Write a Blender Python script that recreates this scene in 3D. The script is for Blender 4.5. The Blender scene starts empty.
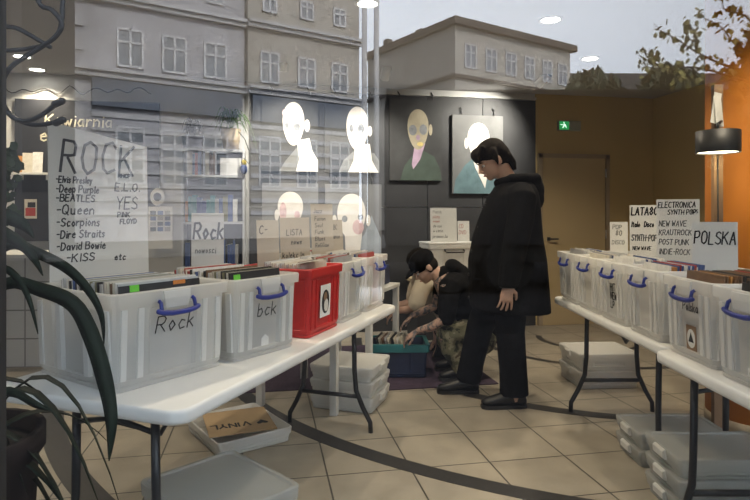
import bpy, bmesh, math, random
from mathutils import Vector, Matrix
random.seed(7)
scn = bpy.context.scene
COL = scn.collection
A = math.radians(10.8)          # the camera is turned this far to the right of the room's depth axis
F, HZ, EYE = 583.0, 213.0, 1.3
CA, SA = math.cos(A), math.sin(A)

# ------------------------------------------------------------------ camera, sky, exposure
cd = bpy.data.cameras.new('camera'); cam = bpy.data.objects.new('camera', cd); COL.objects.link(cam)
cam.location = (0, 0, EYE); cam.rotation_euler = (math.pi/2, 0, -A)
cd.sensor_width = 36; cd.lens = F/750*36; cd.shift_y = -(250-HZ)/750; cd.clip_start = 0.02; cd.clip_end = 400
scn.camera = cam
w = bpy.data.worlds.new('overcast_sky'); scn.world = w; w.use_nodes = True
SKY = 4.3
wn = w.node_tree; bg = wn.nodes['Background']; bg.inputs[1].default_value = SKY
# thin overcast, a little brighter in one part of the sky over the street, with soft cloud
tcw = wn.nodes.new('ShaderNodeTexCoord'); dp = wn.nodes.new('ShaderNodeVectorMath'); dp.operation = 'DOT_PRODUCT'
bd = Vector((0.16, -0.93, 0.34)).normalized(); dp.inputs[1].default_value = bd
wn.links.new(tcw.outputs['Generated'], dp.inputs[0])
wr = wn.nodes.new('ShaderNodeValToRGB'); wr.color_ramp.elements[0].position = .80; wr.color_ramp.elements[0].color = (.62, .68, .78, 1)
wr.color_ramp.elements[1].position = 1.0; wr.color_ramp.elements[1].color = (1.0, 1.08, 1.22, 1)
wn.links.new(dp.outputs['Value'], wr.inputs[0])
wz = wn.nodes.new('ShaderNodeTexNoise'); wz.inputs['Scale'].default_value = 2.2; wz.inputs['Detail'].default_value = 3
wn.links.new(tcw.outputs['Generated'], wz.inputs['Vector'])
wm = wn.nodes.new('ShaderNodeMixRGB'); wm.blend_type = 'OVERLAY'; wm.inputs[0].default_value = .25
wn.links.new(wr.outputs[0], wm.inputs[1]); wn.links.new(wz.outputs['Fac'], wm.inputs[2]); wn.links.new(wm.outputs[0], bg.inputs[0])
sd = bpy.data.lights.new('hazy_sun', 'SUN'); sd.energy = 9.0; sd.angle = math.radians(25); sd.color = (1, .97, .93)   # stands behind the shop and lights the houses opposite
so = bpy.data.objects.new('hazy_sun', sd); COL.objects.link(so); so.rotation_euler = Vector((.25, .72, .62)).to_track_quat('Z', 'Y').to_euler()
vs = scn.view_settings
vs.view_transform = 'Standard'; vs.look = 'None'; vs.gamma = 1; vs.exposure = 0.0; vs.use_curve_mapping = False
cy = scn.cycles
cy.max_bounces = 10; cy.transparent_max_bounces = 32; cy.diffuse_bounces = 5; cy.glossy_bounces = 4
cy.sample_clamp_indirect = 6.0; cy.use_denoising = True
WARM = (1.0, 0.83, 0.61); LAMPS = 2.4

# ------------------------------------------------------------------ helpers
def pt(X, Y, z=0.0):            # along the camera's right / forward axes -> room
    return Vector((X*CA+Y*SA, Y*CA-X*SA, z))
def px(u, v, Y):                # a point seen at (u, v), Y metres ahead
    return pt((u-375)/F*Y, Y, EYE-(v-HZ)/F*Y)
YB = 6.30                       # back wall
def wl(u, v, y=YB):             # the point of the back wall seen at (u, v)
    k = (u-375)/F
    Y = y/(CA-k*SA)
    return Vector((k*Y*CA+Y*SA, y, EYE-(v-HZ)/F*Y))
def CR(deg): return math.radians(deg)-A

class MB:
    def __init__(s): s.v = []; s.f = []; s.m = []; s.s = []
    def add(s, vs_, fs, mi=0, smooth=False):
        b = len(s.v); s.v += [tuple(x) for x in vs_]
        for f in fs: s.f.append([b+i for i in f]); s.m.append(mi); s.s.append(smooth)
    def obox(s, o, ax, ay, az, mi=0):
        o, ax, ay, az = Vector(o), Vector(ax), Vector(ay), Vector(az)
        p = [o, o+ax, o+ax+ay, o+ay]; p = p+[q+az for q in p]
        s.add(p, [(0,3,2,1),(4,5,6,7),(0,1,5,4),(1,2,6,5),(2,3,7,6),(3,0,4,7)], mi)
    def box(s, c, d, mi=0, R=None):
        R = R or Matrix.Identity(3); c = Vector(c)
        ax, ay, az = (R @ Vector(q) for q in ((d[0],0,0),(0,d[1],0),(0,0,d[2])))
        s.obox(c-(ax+ay+az)/2, ax, ay, az, mi)
    def loft(s, rings, cap=True, mi=0, smooth=True):
        n = len(rings[0]); vs_ = [p for r in rings for p in r]; fs = []
        for k in range(len(rings)-1):
            for i in range(n):
                j = (i+1) % n; fs.append((k*n+i, k*n+j, (k+1)*n+j, (k+1)*n+i))
        s.add(vs_, fs, mi, smooth)
        if cap:
            b = len(s.v)-len(vs_)
            s.f.append([b+i for i in range(n)][::-1]); s.m.append(mi); s.s.append(False)
            s.f.append([b+(len(rings)-1)*n+i for i in range(n)]); s.m.append(mi); s.s.append(False)
    def tube(s, path, r, n=10, mi=0, flat=1.0, round_ends=False):
        P = [Vector(p) for p in path]; R = r if isinstance(r, (list, tuple)) else [r]*len(P)
        R = list(R)
        if round_ends:
            d0 = (P[0]-P[1]).normalized(); d1 = (P[-1]-P[-2]).normalized()
            P = [P[0]+d0*R[0]*.9, P[0]+d0*R[0]*.6]+P+[P[-1]+d1*R[-1]*.6, P[-1]+d1*R[-1]*.9]
            R = [R[0]*.35, R[0]*.8]+R+[R[-1]*.8, R[-1]*.35]
        T = [(P[min(i+1, len(P)-1)]-P[max(i-1, 0)]).normalized() for i in range(len(P))]
        up = Vector((0,0,1)) if abs(T[0].z) < .9 else Vector((0,1,0))
        nx = (up-T[0]*up.dot(T[0])).normalized(); rings = []
        for p, t, q in zip(P, T, R):
            nx = (nx-t*nx.dot(t)).normalized(); ny = t.cross(nx)
            rings.append([p+nx*q*math.cos(2*math.pi*i/n)*flat+ny*q*math.sin(2*math.pi*i/n) for i in range(n)])
        s.loft(rings, True, mi, True)
    def ell(s, c, d, R=None, nu=16, nv=10, mi=0):
        R = R or Matrix.Identity(3); c = Vector(c); rings = []
        for k in range(1, nv):
            t = math.pi*k/nv
            rings.append([c+R @ Vector((d[0]*math.sin(t)*math.cos(2*math.pi*i/nu), d[1]*math.sin(t)*math.sin(2*math.pi*i/nu), d[2]*math.cos(t))) for i in range(nu)])
        s.loft(rings, True, mi, True)
    def cyl(s, c, r, h, n=24, mi=0, r2=None):
        c = Vector(c); r2 = r if r2 is None else r2
        ring = lambda q, z: [c+Vector((q*math.cos(2*math.pi*i/n), q*math.sin(2*math.pi*i/n), z)) for i in range(n)]
        s.loft([ring(r, 0), ring(r2, h)], True, mi, True)
    def poly(s, pts, nrm, th, mi=0):   # a flat outline with a thickness
        nrm = Vector(nrm); a = [Vector(p) for p in pts]; b = [p+nrm*th for p in a]; n = len(a)
        s.add(a+b, [tuple(range(n))[::-1], tuple(range(n, 2*n))]+[(i, (i+1) % n, n+(i+1) % n, n+i) for i in range(n)], mi)
    def mesh(s, name, mats):
        me = bpy.data.meshes.new(name); me.from_pydata(s.v, [], s.f)
        for m in (mats if isinstance(mats, (list, tuple)) else [mats]): me.materials.append(m)
        me.polygons.foreach_set('material_index', s.m); me.polygons.foreach_set('use_smooth', s.s)
        bm = bmesh.new(); bm.from_mesh(me); bmesh.ops.recalc_face_normals(bm, faces=bm.faces); bm.to_mesh(me); bm.free()
        me.update(); return me

def tag(o, label=None, cat=None, group=None, kind=None):
    if label: o['label'] = label
    if cat: o['category'] = cat
    if group: o['group'] = group
    if kind: o['kind'] = kind
    return o
def link(name, data, parent=None, loc=None, rz=None):
    o = bpy.data.objects.new(name, data); COL.objects.link(o)
    if parent is not None: o.parent = parent
    if loc is not None: o.location = loc
    if rz is not None: o.rotation_euler = (0, 0, rz)
    return o
def thing(name, label, cat, loc=(0,0,0), rz=0, group=None, kind=None):
    return tag(link(name, None, None, loc, rz), label, cat, group, kind)
def part(name, mb, mats, parent, label=None):
    return tag(link(name, mb.mesh(name, mats), parent), label)
def solo(name, mb, mats, label, cat, loc=(0,0,0), rz=0, group=None):
    return tag(link(name, mb.mesh(name, mats), None, loc, rz), label, cat, group)
def struct(name, mb, mats, parent=None):
    o = link(name, mb.mesh(name, mats), parent)
    if parent is None: o['kind'] = 'structure'
    return o
def kids(o): return [c for c in COL.objects if c.parent == o]
def copy_tree(o, parent=None):
    c = o.copy(); COL.objects.link(c)
    if parent is not None: c.parent = parent
    for ch in kids(o): copy_tree(ch, c)
    return c
def soften(o, wd=0.004, seg=2):
    m = o.modifiers.new('edge', 'BEVEL'); m.width = wd; m.segments = seg; m.limit_method = 'ANGLE'; return o

# ------------------------------------------------------------------ materials
def mat(name, col, rough=.6, var=.08, scale=12., metal=0., emit=0., spec=.5):
    m = bpy.data.materials.new(name); m.use_nodes = True; nt = m.node_tree; b = nt.nodes['Principled BSDF']
    tc = nt.nodes.new('ShaderNodeTexCoord'); nz = nt.nodes.new('ShaderNodeTexNoise'); nz.inputs['Scale'].default_value = scale
    nz.inputs['Detail'].default_value = 4
    nt.links.new(tc.outputs['Object'], nz.inputs['Vector'])
    rp = nt.nodes.new('ShaderNodeValToRGB')
    rp.color_ramp.elements[0].position = .3; rp.color_ramp.elements[1].position = .7
    rp.color_ramp.elements[0].color = (*[max(0, c*(1-var)) for c in col], 1); rp.color_ramp.elements[1].color = (*[min(1, c*(1+var)) for c in col], 1)
    nt.links.new(nz.outputs['Fac'], rp.inputs[0]); nt.links.new(rp.outputs[0], b.inputs['Base Color'])
    b.inputs['Roughness'].default_value = rough; b.inputs['Metallic'].default_value = metal
    b.inputs['Specular IOR Level'].default_value = spec
    if emit:
        b.inputs['Emission Color'].default_value = (*col, 1); b.inputs['Emission Strength'].default_value = emit
    return m
def frosted(name, col, clear, translucent, rough=.35):
    m = mat(name, col, rough, .03, 9); nt = m.node_tree; b = nt.nodes['Principled BSDF']; out = nt.nodes['Material Output']
    tl = nt.nodes.new('ShaderNodeBsdfTranslucent'); tl.inputs[0].default_value = (*col, 1)
    tr = nt.nodes.new('ShaderNodeBsdfTransparent'); tr.inputs[0].default_value = (.97, .97, .97, 1)
    m1 = nt.nodes.new('ShaderNodeMixShader'); m1.inputs[0].default_value = translucent
    m2 = nt.nodes.new('ShaderNodeMixShader'); m2.inputs[0].default_value = clear
    nt.links.new(b.outputs[0], m1.inputs[1]); nt.links.new(tl.outputs[0], m1.inputs[2])
    nt.links.new(m1.outputs[0], m2.inputs[1]); nt.links.new(tr.outputs[0], m2.inputs[2]); nt.links.new(m2.outputs[0], out.inputs[0])
    return m
def glass_mat():
    m = bpy.data.materials.new('window_glass'); m.use_nodes = True; nt = m.node_tree; nt.nodes.remove(nt.nodes['Principled BSDF'])
    out = nt.nodes['Material Output']
    tr = nt.nodes.new('ShaderNodeBsdfTransparent'); tr.inputs[0].default_value = (.96, .975, .975, 1)
    gl = nt.nodes.new('ShaderNodeBsdfAnisotropic'); gl.inputs['Roughness'].default_value = 0.0; gl.inputs[0].default_value = (1, 1, 1, 1)
    mx = nt.nodes.new('ShaderNodeMixShader'); mx.inputs[0].default_value = 0.078
    nt.links.new(tr.outputs[0], mx.inputs[1]); nt.links.new(gl.outputs[0], mx.inputs[2]); nt.links.new(mx.outputs[0], out.inputs[0])
    return m
def tile_mat():
    m = mat('floor_tile', (.36, .32, .255), .38, .14, 5.0); nt = m.node_tree; b = nt.nodes['Principled BSDF']
    tc = nt.nodes['Texture Coordinate']; mp = nt.nodes.new('ShaderNodeMapping')
    mp.inputs['Location'].default_value = (-.31, -2.878, 0)
    br = nt.nodes.new('ShaderNodeTexBrick'); br.offset = 0.0; br.squash = 1.0
    br.inputs['Scale'].default_value = 1.0; br.inputs['Brick Width'].default_value = .4236; br.inputs['Row Height'].default_value = .42
    br.inputs['Mortar Size'].default_value = .0045; br.inputs['Mortar Smooth'].default_value = .1; br.inputs['Bias'].default_value = 0
    src = nt.nodes['Color Ramp'].outputs[0]
    nt.links.new(tc.outputs['Object'], mp.inputs[0]); nt.links.new(mp.outputs[0], br.inputs['Vector'])
    mul = nt.nodes.new('ShaderNodeMixRGB'); mul.blend_type = 'MULTIPLY'; mul.inputs[0].default_value = 1
    mul.inputs[2].default_value = (.9, .9, .9, 1)
    nt.links.new(src, br.inputs['Color1']); nt.links.new(src, mul.inputs[1]); nt.links.new(mul.outputs[0], br.inputs['Color2'])
    br.inputs['Mortar'].default_value = (.055, .05, .042, 1)
    nt.links.new(br.outputs['Color'], b.inputs['Base Color'])
    return m
def cell_mat(name, col, line, w_, h_, rough=.3):
    m = mat(name, col, rough, .03); nt = m.node_tree; b = nt.nodes['Principled BSDF']
    br = nt.nodes.new('ShaderNodeTexBrick'); br.offset = 0; br.inputs['Scale'].default_value = 1; br.inputs['Brick Width'].default_value = w_
    br.inputs['Row Height'].default_value = h_; br.inputs['Mortar Size'].default_value = .006
    cb = nt.nodes.new('ShaderNodeCombineXYZ'); sp = nt.nodes.new('ShaderNodeSeparateXYZ')
    nt.links.new(nt.nodes['Texture Coordinate'].outputs['Object'], sp.inputs[0]); nt.links.new(sp.outputs[0], cb.inputs[0]); nt.links.new(sp.outputs[2], cb.inputs[1])
    nt.links.new(cb.outputs[0], br.inputs['Vector']); br.inputs['Color1'].default_value = (*col, 1); br.inputs['Color2'].default_value = (*[c*.95 for c in col], 1)
    br.inputs['Mortar'].default_value = (*line, 1); nt.links.new(br.outputs[0], b.inputs['Base Color']); return m
def camo_mat():
    m = mat('camouflage_cloth', (.16, .16, .11), .9, .5, 14); r = m.node_tree.nodes['Color Ramp'].color_ramp; r.interpolation = 'CONSTANT'
    r.elements[0].position = 0; r.elements[0].color = (.05, .055, .04, 1); r.elements[1].position = .45; r.elements[1].color = (.17, .17, .11, 1)
    e = r.elements.new(.55); e.color = (.30, .28, .20, 1); e = r.elements.new(.63); e.color = (.10, .085, .055, 1); return m
def tattoo_mat():
    m = mat('tattooed_skin', (.5, .33, .26), .55, .3, 38); r = m.node_tree.nodes['Color Ramp'].color_ramp
    r.elements[0].position = .42; r.elements[0].color = (.10, .10, .11, 1); r.elements[1].position = .52; r.elements[1].color = (.46, .30, .24, 1); return m

M = dict(
    white_wall=mat('painted_wall_pale', (.56, .56, .55), .8, .04, 2), beige_wall=mat('painted_wall_beige', (.50, .375, .175), .8, .04, 2),
    dark_panel=mat('charcoal_wall_panel', (.028, .028, .030), .55, .25, 3), ceil=mat('ceiling_paint', (.42, .41, .40), .9, .03, 2),
    tile=tile_mat(), band=mat('dark_floor_band', (.030, .029, .030), .4, .2, 20), door=mat('beige_door', (.50, .39, .22), .5, .03, 3),
    trim=mat('door_trim', (.36, .29, .20), .5, .05), metal=mat('brushed_metal', (.55, .55, .55), .3, .05, metal=1),
    orange=mat('orange_column_paint', (.50, .165, .008), .7, .07, 3), front=mat('facade_dark', (.012, .012, .013), .6, .1),
    table=mat('white_plastic_table', (.78, .78, .76), .45, .02, 30), black_metal=mat('black_steel', (.016, .016, .018), .35, .1), white_metal=mat('white_steel', (.7, .7, .68), .4, .03),
    crate=frosted('frosted_plastic', (.86, .85, .82), .36, .40), clear=frosted('clear_plastic', (.66, .67, .65), .50, .35, .22), lidp=frosted('milky_plastic', (.86, .86, .84), .10, .35),
    blue=mat('blue_plastic', (.015, .03, .24), .35, .1), red=mat('red_plastic', (.52, .022, .018), .38, .08), teal=mat('teal_plastic', (.02, .17, .19), .4, .1), navy=mat('navy_plastic', (.018, .028, .07), .45, .1),
    ink=mat('black_marker', (.012, .012, .014), .7, .1), grey_ink=mat('grey_marker', (.16, .16, .16), .7, .1), red_ink=mat('red_marker', (.35, .05, .04), .7, .1), chalk=mat('chalk', (.70, .66, .50), .9, .1),
    card=mat('cardboard_white', (.66, .65, .61), .85, .04, 6), tan=mat('cardboard_tan', (.46, .40, .32), .85, .06, 8), kraft=mat('cardboard_kraft', (.42, .30, .17), .85, .06, 8), paper=mat('paper', (.78, .78, .76), .85, .03),
    leaf=mat('leaf_dark', (.010, .017, .009), .6, .35, 10, spec=.2), leaf3=mat('leaf_greyish', (.045, .065, .035), .6, .35, 10, spec=.2), leaf2=mat('leaf_green', (.09, .19, .035), .5, .35, 10), pot=mat('plant_pot', (.014, .009, .008), .8, .2, spec=.2), wood=mat('pale_wood', (.52, .40, .24), .6, .12, 6),
    brown_wood=mat('brown_wood', (.22, .13, .07), .6, .15, 6), soil=mat('soil', (.02, .015, .01), 1, .2, 30),
    rubber=mat('black_rubber', (.010, .010, .011), .4, .1), black_cloth=mat('black_cloth', (.0045, .0045, .0055), .92, .25, 30, spec=.12), trousers=mat('dark_trousers', (.0045, .0045, .0055), .92, .2, 30, spec=.12), shoe=mat('black_leather', (.012, .012, .013), .45, .15),
    skin=mat('skin', (.54, .34, .255), .5, .06, 14), hair=mat('dark_hair', (.011, .008, .006), .8, .4, 60, spec=.12), eye=mat('eye_white', (.6, .58, .55), .3, .02), iris=mat('eye_iris', (.03, .02, .015), .3, .02), lip=mat('lip', (.42, .20, .17), .5, .05),
    cream=mat('cream_cotton', (.66, .58, .46), .9, .05, 20), camo=camo_mat(), tattoo=tattoo_mat(), bracelet=mat('bracelet', (.02, .02, .02), .4, .1), sole=mat('shoe_sole', (.02, .02, .021), .7, .1),
    purple=mat('purple_carpet', (.052, .032, .058), .95, .25, 40), green=mat('green_sticker', (.16, .62, .05), .5, .05), orange_sticker=mat('orange_sticker', (.65, .22, .03), .5, .05), yellow=mat('yellow_print', (.7, .55, .06), .5, .05), pink=mat('pink_print', (.75, .16, .25), .5, .05),
    lamp_black=mat('lamp_black', (.012, .012, .012), .5, .1), lamp_glow=mat('lamp_diffuser', (1, .93, .70), .5, .0, emit=7), down_glow=mat('downlight_glow', (1, .93, .82), .5, .0, emit=22), white_gloss=mat('white_fitting', (.74, .74, .72), .4, .03),
    exit_g=mat('exit_green', (.03, .45, .12), .4, .02, emit=.55), exit_w=mat('exit_white', (.75, 1, .82), .4, .02, emit=1.6), exit_body=mat('exit_body', (.34, .36, .30), .5, .03), glass=glass_mat(),
    canvas=mat('canvas_dark_grey', (.042, .042, .042), .75, .25, 5), canvas_l=mat('canvas_grey', (.15, .15, .15), .75, .15, 5), p_face=mat('paint_pale_skin', (.74, .69, .63), .7, .06, 12), p_teal=mat('paint_teal', (.10, .17, .19), .7, .2, 10), p_grey=mat('paint_grey', (.17, .17, .16), .7, .2, 10), p_green=mat('paint_dark_green', (.05, .072, .055), .7, .2, 10), p_light=mat('paint_light_grey', (.30, .33, .36), .7, .1, 10),
    p_eye=mat('paint_eye_socket', (.22, .23, .25), .7, .2, 25), p_rose=mat('paint_rose', (.62, .42, .42), .7, .2, 25), p_yel=mat('paint_yellow', (.70, .55, .20), .7, .1, 25), p_face2=mat('paint_ochre_skin', (.40, .35, .25), .7, .15, 12), p_mauve=mat('paint_mauve', (.42, .30, .40), .7, .2, 14),
    books_dark=mat('board_black', (.018, .02, .026), .5, .2, 5), steel_cab=mat('white_cabinet', (.60, .61, .62), .4, .03), counter=cell_mat('white_tiles', (.58, .59, .60), (.25, .25, .26), .30, .24))
RC = [mat('sleeve_'+n, c, .4, .12, 25) for n, c in (('white', (.70, .69, .66)), ('ivory', (.60, .56, .47)), ('grey', (.34, .34, .34)), ('black', (.02, .02, .022)), ('blue', (.06, .10, .26)), ('brown', (.16, .09, .05)), ('red', (.38, .05, .04)), ('silver', (.50, .51, .52)), ('olive', (.22, .21, .12)), ('orange', (.48, .22, .06)), ('teal', (.06, .22, .24)), ('cream', (.66, .61, .52)))]

# ------------------------------------------------------------------ hand lettering
G = {'A': [[(0,0),(2,6),(4,0)],[(.8,2.2),(3.2,2.2)]], 'B': [[(0,0),(0,6),(2.6,6),(3.4,5.2),(3.2,3.8),(2.2,3.2),(0,3.2)],[(2.2,3.2),(3.8,2.4),(3.7,.8),(2.6,0),(0,0)]], 'C': [[(3.8,5.2),(2.6,6),(1,5.5),(.1,3.4),(.6,1),(2,0),(3.8,.8)]],
 'D': [[(0,0),(0,6),(2.2,5.8),(3.8,4),(3.8,2),(2.2,.1),(0,0)]], 'E': [[(3.6,6),(0,6),(0,0),(3.7,0)],[(0,3.1),(2.9,3.1)]], 'F': [[(3.6,6),(0,6),(0,0)],[(0,3.1),(2.8,3.1)]], 'G': [[(3.7,5.2),(2.4,6),(.8,5.4),(0,3),(.8,.6),(2.4,0),(3.8,.8),(3.8,2.6),(2.4,2.6)]],
 'H': [[(0,0),(0,6)],[(4,0),(4,6)],[(0,3),(4,3)]], 'I': [[(1,0),(1,6)]], 'J': [[(3,6),(3,1.2),(2,0),(.5,.4)]], 'K': [[(0,0),(0,6)],[(3.7,6),(0,2.6)],[(1.2,3.6),(4,0)]], 'L': [[(0,6),(0,0),(3.4,0)]], 'M': [[(0,0),(.3,6),(2,2),(3.8,6),(4.1,0)]],
 'N': [[(0,0),(0,6),(3.8,0),(3.8,6)]], 'O': [[(2,6),(.5,5.2),(0,3),(.5,.8),(2,0),(3.5,.8),(4,3),(3.5,5.2),(2,6)]], 'P': [[(0,0),(0,6),(2.6,6),(3.7,5),(3.4,3.5),(2.2,2.8),(0,2.8)]], 'Q': [[(2,6),(.5,5.2),(0,3),(.5,.8),(2,0),(3.5,.8),(4,3),(3.5,5.2),(2,6)],[(2.4,1.6),(4.2,-.6)]],
 'R': [[(0,0),(0,6),(2.6,6),(3.7,5),(3.4,3.6),(2.2,3),(0,3)],[(1.6,3),(4,0)]], 'S': [[(3.6,5.2),(2.2,6),(.6,5.4),(.4,4),(2,3.1),(3.6,2.2),(3.6,.8),(2,0),(.1,.7)]], 'T': [[(0,6),(4,6)],[(2,6),(2,0)]], 'U': [[(0,6),(0,1.4),(1.2,0),(2.8,0),(3.8,1.4),(3.8,6)]], 'V': [[(0,6),(2,0),(4,6)]],
 'W': [[(0,6),(1,0),(2.2,4),(3.4,0),(4.6,6)]], 'X': [[(0,0),(4,6)],[(0,6),(4,0)]], 'Y': [[(0,6),(2,3),(4,6)],[(2,3),(2,0)]], 'Z': [[(0,6),(3.8,6),(0,0),(3.9,0)]], '0': [[(2,6),(.6,5),(.2,3),(.6,1),(2,0),(3.4,1),(3.7,3),(3.4,5),(2,6)]], '8': [[(2,3.2),(.5,4.4),(2,6),(3.5,4.4),(2,3.2),(.2,1.6),(2,0),(3.8,1.6),(2,3.2)]],
 '-': [[(.4,3),(2.6,3)]], '.': [[(.8,0),(1.2,.3)]], "'": [[(1,6),(1,4.8)]], ',': [[(1,.3),(.7,-.8)]],
 'a': [[(3,3.4),(1,3.6),(.2,1.8),(1,.1),(2.6,.5),(3,3.4),(3.2,0)]], 'b': [[(0,6),(0,0),(2,0),(3,1.6),(2,3.4),(0,2.8)]], 'c': [[(3,3.2),(1.4,3.7),(.2,1.8),(1.2,0),(3,.5)]], 'd': [[(3,6),(3,0),(1,0),(.1,1.6),(1,3.5),(3,3)]], 'e': [[(.3,1.8),(3,2.2),(2,3.7),(.4,2.6),(.5,.6),(1.8,0),(3,.6)]], 'h': [[(0,6),(0,0)],[(0,2.4),(1.6,3.6),(2.8,2.6),(2.8,0)]],
 'i': [[(.6,3.6),(.6,0)],[(.6,5),(.6,5.2)]], 'k': [[(0,6),(0,0)],[(2.6,3.8),(0,1.6)],[(.9,2.3),(3,0)]], 'l': [[(.5,6),(.5,0)]], 'm': [[(0,0),(0,3.6),(1.6,3.4),(1.8,0)],[(1.8,2.8),(3.4,3.5),(3.7,0)]], 'n': [[(0,0),(0,3.6)],[(0,2.4),(1.6,3.6),(2.8,2.6),(2.8,0)]], 'o': [[(1.5,3.6),(.2,1.8),(1.5,0),(2.9,1.8),(1.5,3.6)]], 'p': [[(0,-2),(0,3.6),(2,3.5),(3,1.8),(2,.1),(0,.4)]],
 'r': [[(0,3.6),(0,0)],[(0,2.2),(1.2,3.5),(2.4,3.3)]], 's': [[(2.6,3.2),(1,3.6),(.4,2.6),(2.4,1.2),(1.6,0),(.1,.4)]], 't': [[(1.2,5.4),(1.2,.3),(2.4,0)],[(0,3.7),(2.4,3.7)]], 'u': [[(0,3.6),(.3,.4),(1.8,.1),(2.8,1.2),(2.8,3.6)],[(2.8,1),(3.1,0)]], 'v': [[(0,3.6),(1.4,0),(2.8,3.6)]], 'w': [[(0,3.6),(.8,0),(1.8,2.8),(2.8,0),(3.6,3.6)]], 'y': [[(0,3.6),(1.4,.4)],[(2.8,3.6),(.8,-2)]], 'z': [[(.1,3.5),(2.8,3.5),(0,0),(2.9,0)]]}
def write(mb, text, x, y, h, O, U, V, N, wd=None, slant=.05, sx=1.0, mi=0, jit=.12):
    """pen strokes of a line of text on the plane O + U*x + V*y; h is the capital height"""
    k = h/6; wd = wd or h*.10; O, U, V, N = Vector(O), Vector(U), Vector(V), Vector(N)
    rnd = random.Random(hash_s(text)); cx = x
    for ch in text:
        if ch == ' ': cx += 2.6*k*sx; continue
        gl = G.get(ch) or G.get(ch.upper())
        if gl is None: cx += 2*k*sx; continue
        wmax = max(p[0] for st in gl for p in st); dy = rnd.uniform(-.25, .25)*k
        for st in gl:
            P = [(cx+(p[0]+rnd.uniform(-jit, jit))*k*sx+slant*p[1]*k, y+dy+(p[1]+rnd.uniform(-jit, jit))*k) for p in st]
            for (a, b), (c, d) in zip(P[:-1], P[1:]):
                L = math.hypot(c-a, d-b) or 1e-6; ex, ey = (c-a)/L, (d-b)/L; q = wd/2
                q0 = [(a-ex*q*.6-ey*q, b-ey*q*.6+ex*q), (a-ex*q*.6+ey*q, b-ey*q*.6-ex*q), (c+ex*q*.6+ey*q, d+ey*q*.6-ex*q), (c+ex*q*.6-ey*q, d+ey*q*.6+ex*q)]
                mb.poly([O+U*s+V*t+N*.0004 for s, t in q0], N, .0006, mi)
        cx += (wmax+1.5)*k*sx
    return cx
def hash_s(s): return sum((i+1)*ord(c) for i, c in enumerate(s))

# ================================================================== the room
XL, XR, YF, CZ = -4.70, 4.62, 0.50, 2.68
b = MB(); b.box(((XL+XR)/2, (YF+YB)/2+.15, -.05), (XR-XL+.4, YB-YF+.5, .1)); struct('floor', b, M['tile'])
b = MB(); b.box(((XL+XR)/2, (YF+YB)/2+.15, CZ+.06), (XR-XL+.4, YB-YF+.5, .12)); struct('ceiling', b, M['ceil'])
b = MB(); b.box(((XL+XR)/2, YB+.1, CZ/2), (XR-XL+.4, .2, CZ)); 
back = struct('wall_back', b, [M['white_wall']])
xs = wl(535, 150).x
b = MB(); b.box(((xs+XR)/2, YB-.006, CZ/2), (XR-xs, .012, CZ)); struct('trim_1', b, M['beige_wall'])
b = MB(); b.box((XL-.1, (YF+YB)/2, CZ/2), (.2, YB-YF, CZ)); struct('wall_left', b, M['white_wall'])
b = MB(); b.box((XR+.1, (YF+YB)/2, CZ/2), (.2, YB-YF, CZ)); struct('wall_right', b, M['beige_wall'])
# charcoal cladding behind the portraits: panels side by side
xl = wl(249, 150).x; ztop = 2.60; n = 5; b = MB()
for i in range(n):
    x0 = xl+(xs-xl)*i/n; x1 = xl+(xs-xl)*(i+1)/n
    for z0, z1 in ((.0, 1.36), (1.368, ztop)): b.box(((x0+x1)/2, YB-.012, (z0+z1)/2), (x1-x0-.008, .024, z1-z0))
struct('trim_2', b, M['dark_panel'])
b = MB(); b.box(((xl+xs)/2, YB-.01, ztop+.02), (xs-xl, .05, .03)); struct('trim_3', b, M['white_wall'])
# dark arcs inlaid in the tiles (concentric)
cx, cyy = 3.3, 5.5
for k, (r, wd, a0, a1) in enumerate(((4.85, .13, 180, 262), (3.65, .115, 170, 270), (2.40, .105, 168, 290), (1.14, .07, 160, 300), (.50, .06, 150, 300))):
    b = MB(); N_ = 80; P = []
    for i in range(N_+1):
        t = math.radians(a0+(a1-a0)*i/N_); P.append((math.cos(t), math.sin(t)))
    v = []; f = []
    for c, s in P:
        for q, z in ((r-wd/2, -.002), (r+wd/2, -.002), (r+wd/2, .0015), (r-wd/2, .0015)):
            x, y = cx+q*c, cyy+q*s; v.append((min(max(x, XL+.02), XR-.02), min(max(y, YF+.15), YB-.03), z))
    for i in range(N_):
        for j in range(4): f.append((i*4+j, i*4+(j+1) % 4, i*4+4+(j+1) % 4, i*4+4+j))
    b.add(v, f); struct('trim_%d' % (k+4), b, M['band'])
b = MB(); b.box(((XL+xl)/2, YB-.01, .04), (xl-XL, .02, .08)); struct('baseboard_back', b, M['trim'])
b = MB(); b.box((XR-.01, 3.4, .04), (.02, 5.7, .08)); struct('baseboard_right', b, M['trim'])
# door in the back wall
d0, d1 = wl(541, 158), wl(603, 158); zt = d0.z
D = link('door_1', None); D['kind'] = 'structure'
b = MB(); b.box(((d0.x+d1.x)/2, YB-.03, zt/2), (d1.x-d0.x, .036, zt)); soften(part('door_leaf', b, M['door'], D), .003)
b = MB()
for x in (d0.x-.03, d1.x+.03): b.box((x, YB-.03, zt/2+.02), (.05, .05, zt+.05))
b.box(((d0.x+d1.x)/2, YB-.03, zt+.025), (d1.x-d0.x+.11, .05, .05)); part('door_frame', b, M['trim'], D)
b = MB(); hx = d0.x+.07; b.cyl((hx, YB-.055, .98), .02, .04, 14); b.tube([(hx, YB-.05, 1.0), (hx, YB-.09, 1.0), (hx+.10, YB-.095, 1.0)], .009); part('door_handle', b, M['black_metal'], D)
b = MB()
for z in (.25, 1.0, 1.72): b.cyl((d1.x+.002, YB-.058, z), .010, .10, 10)
part('hinge', b, M['metal'], D)
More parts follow.
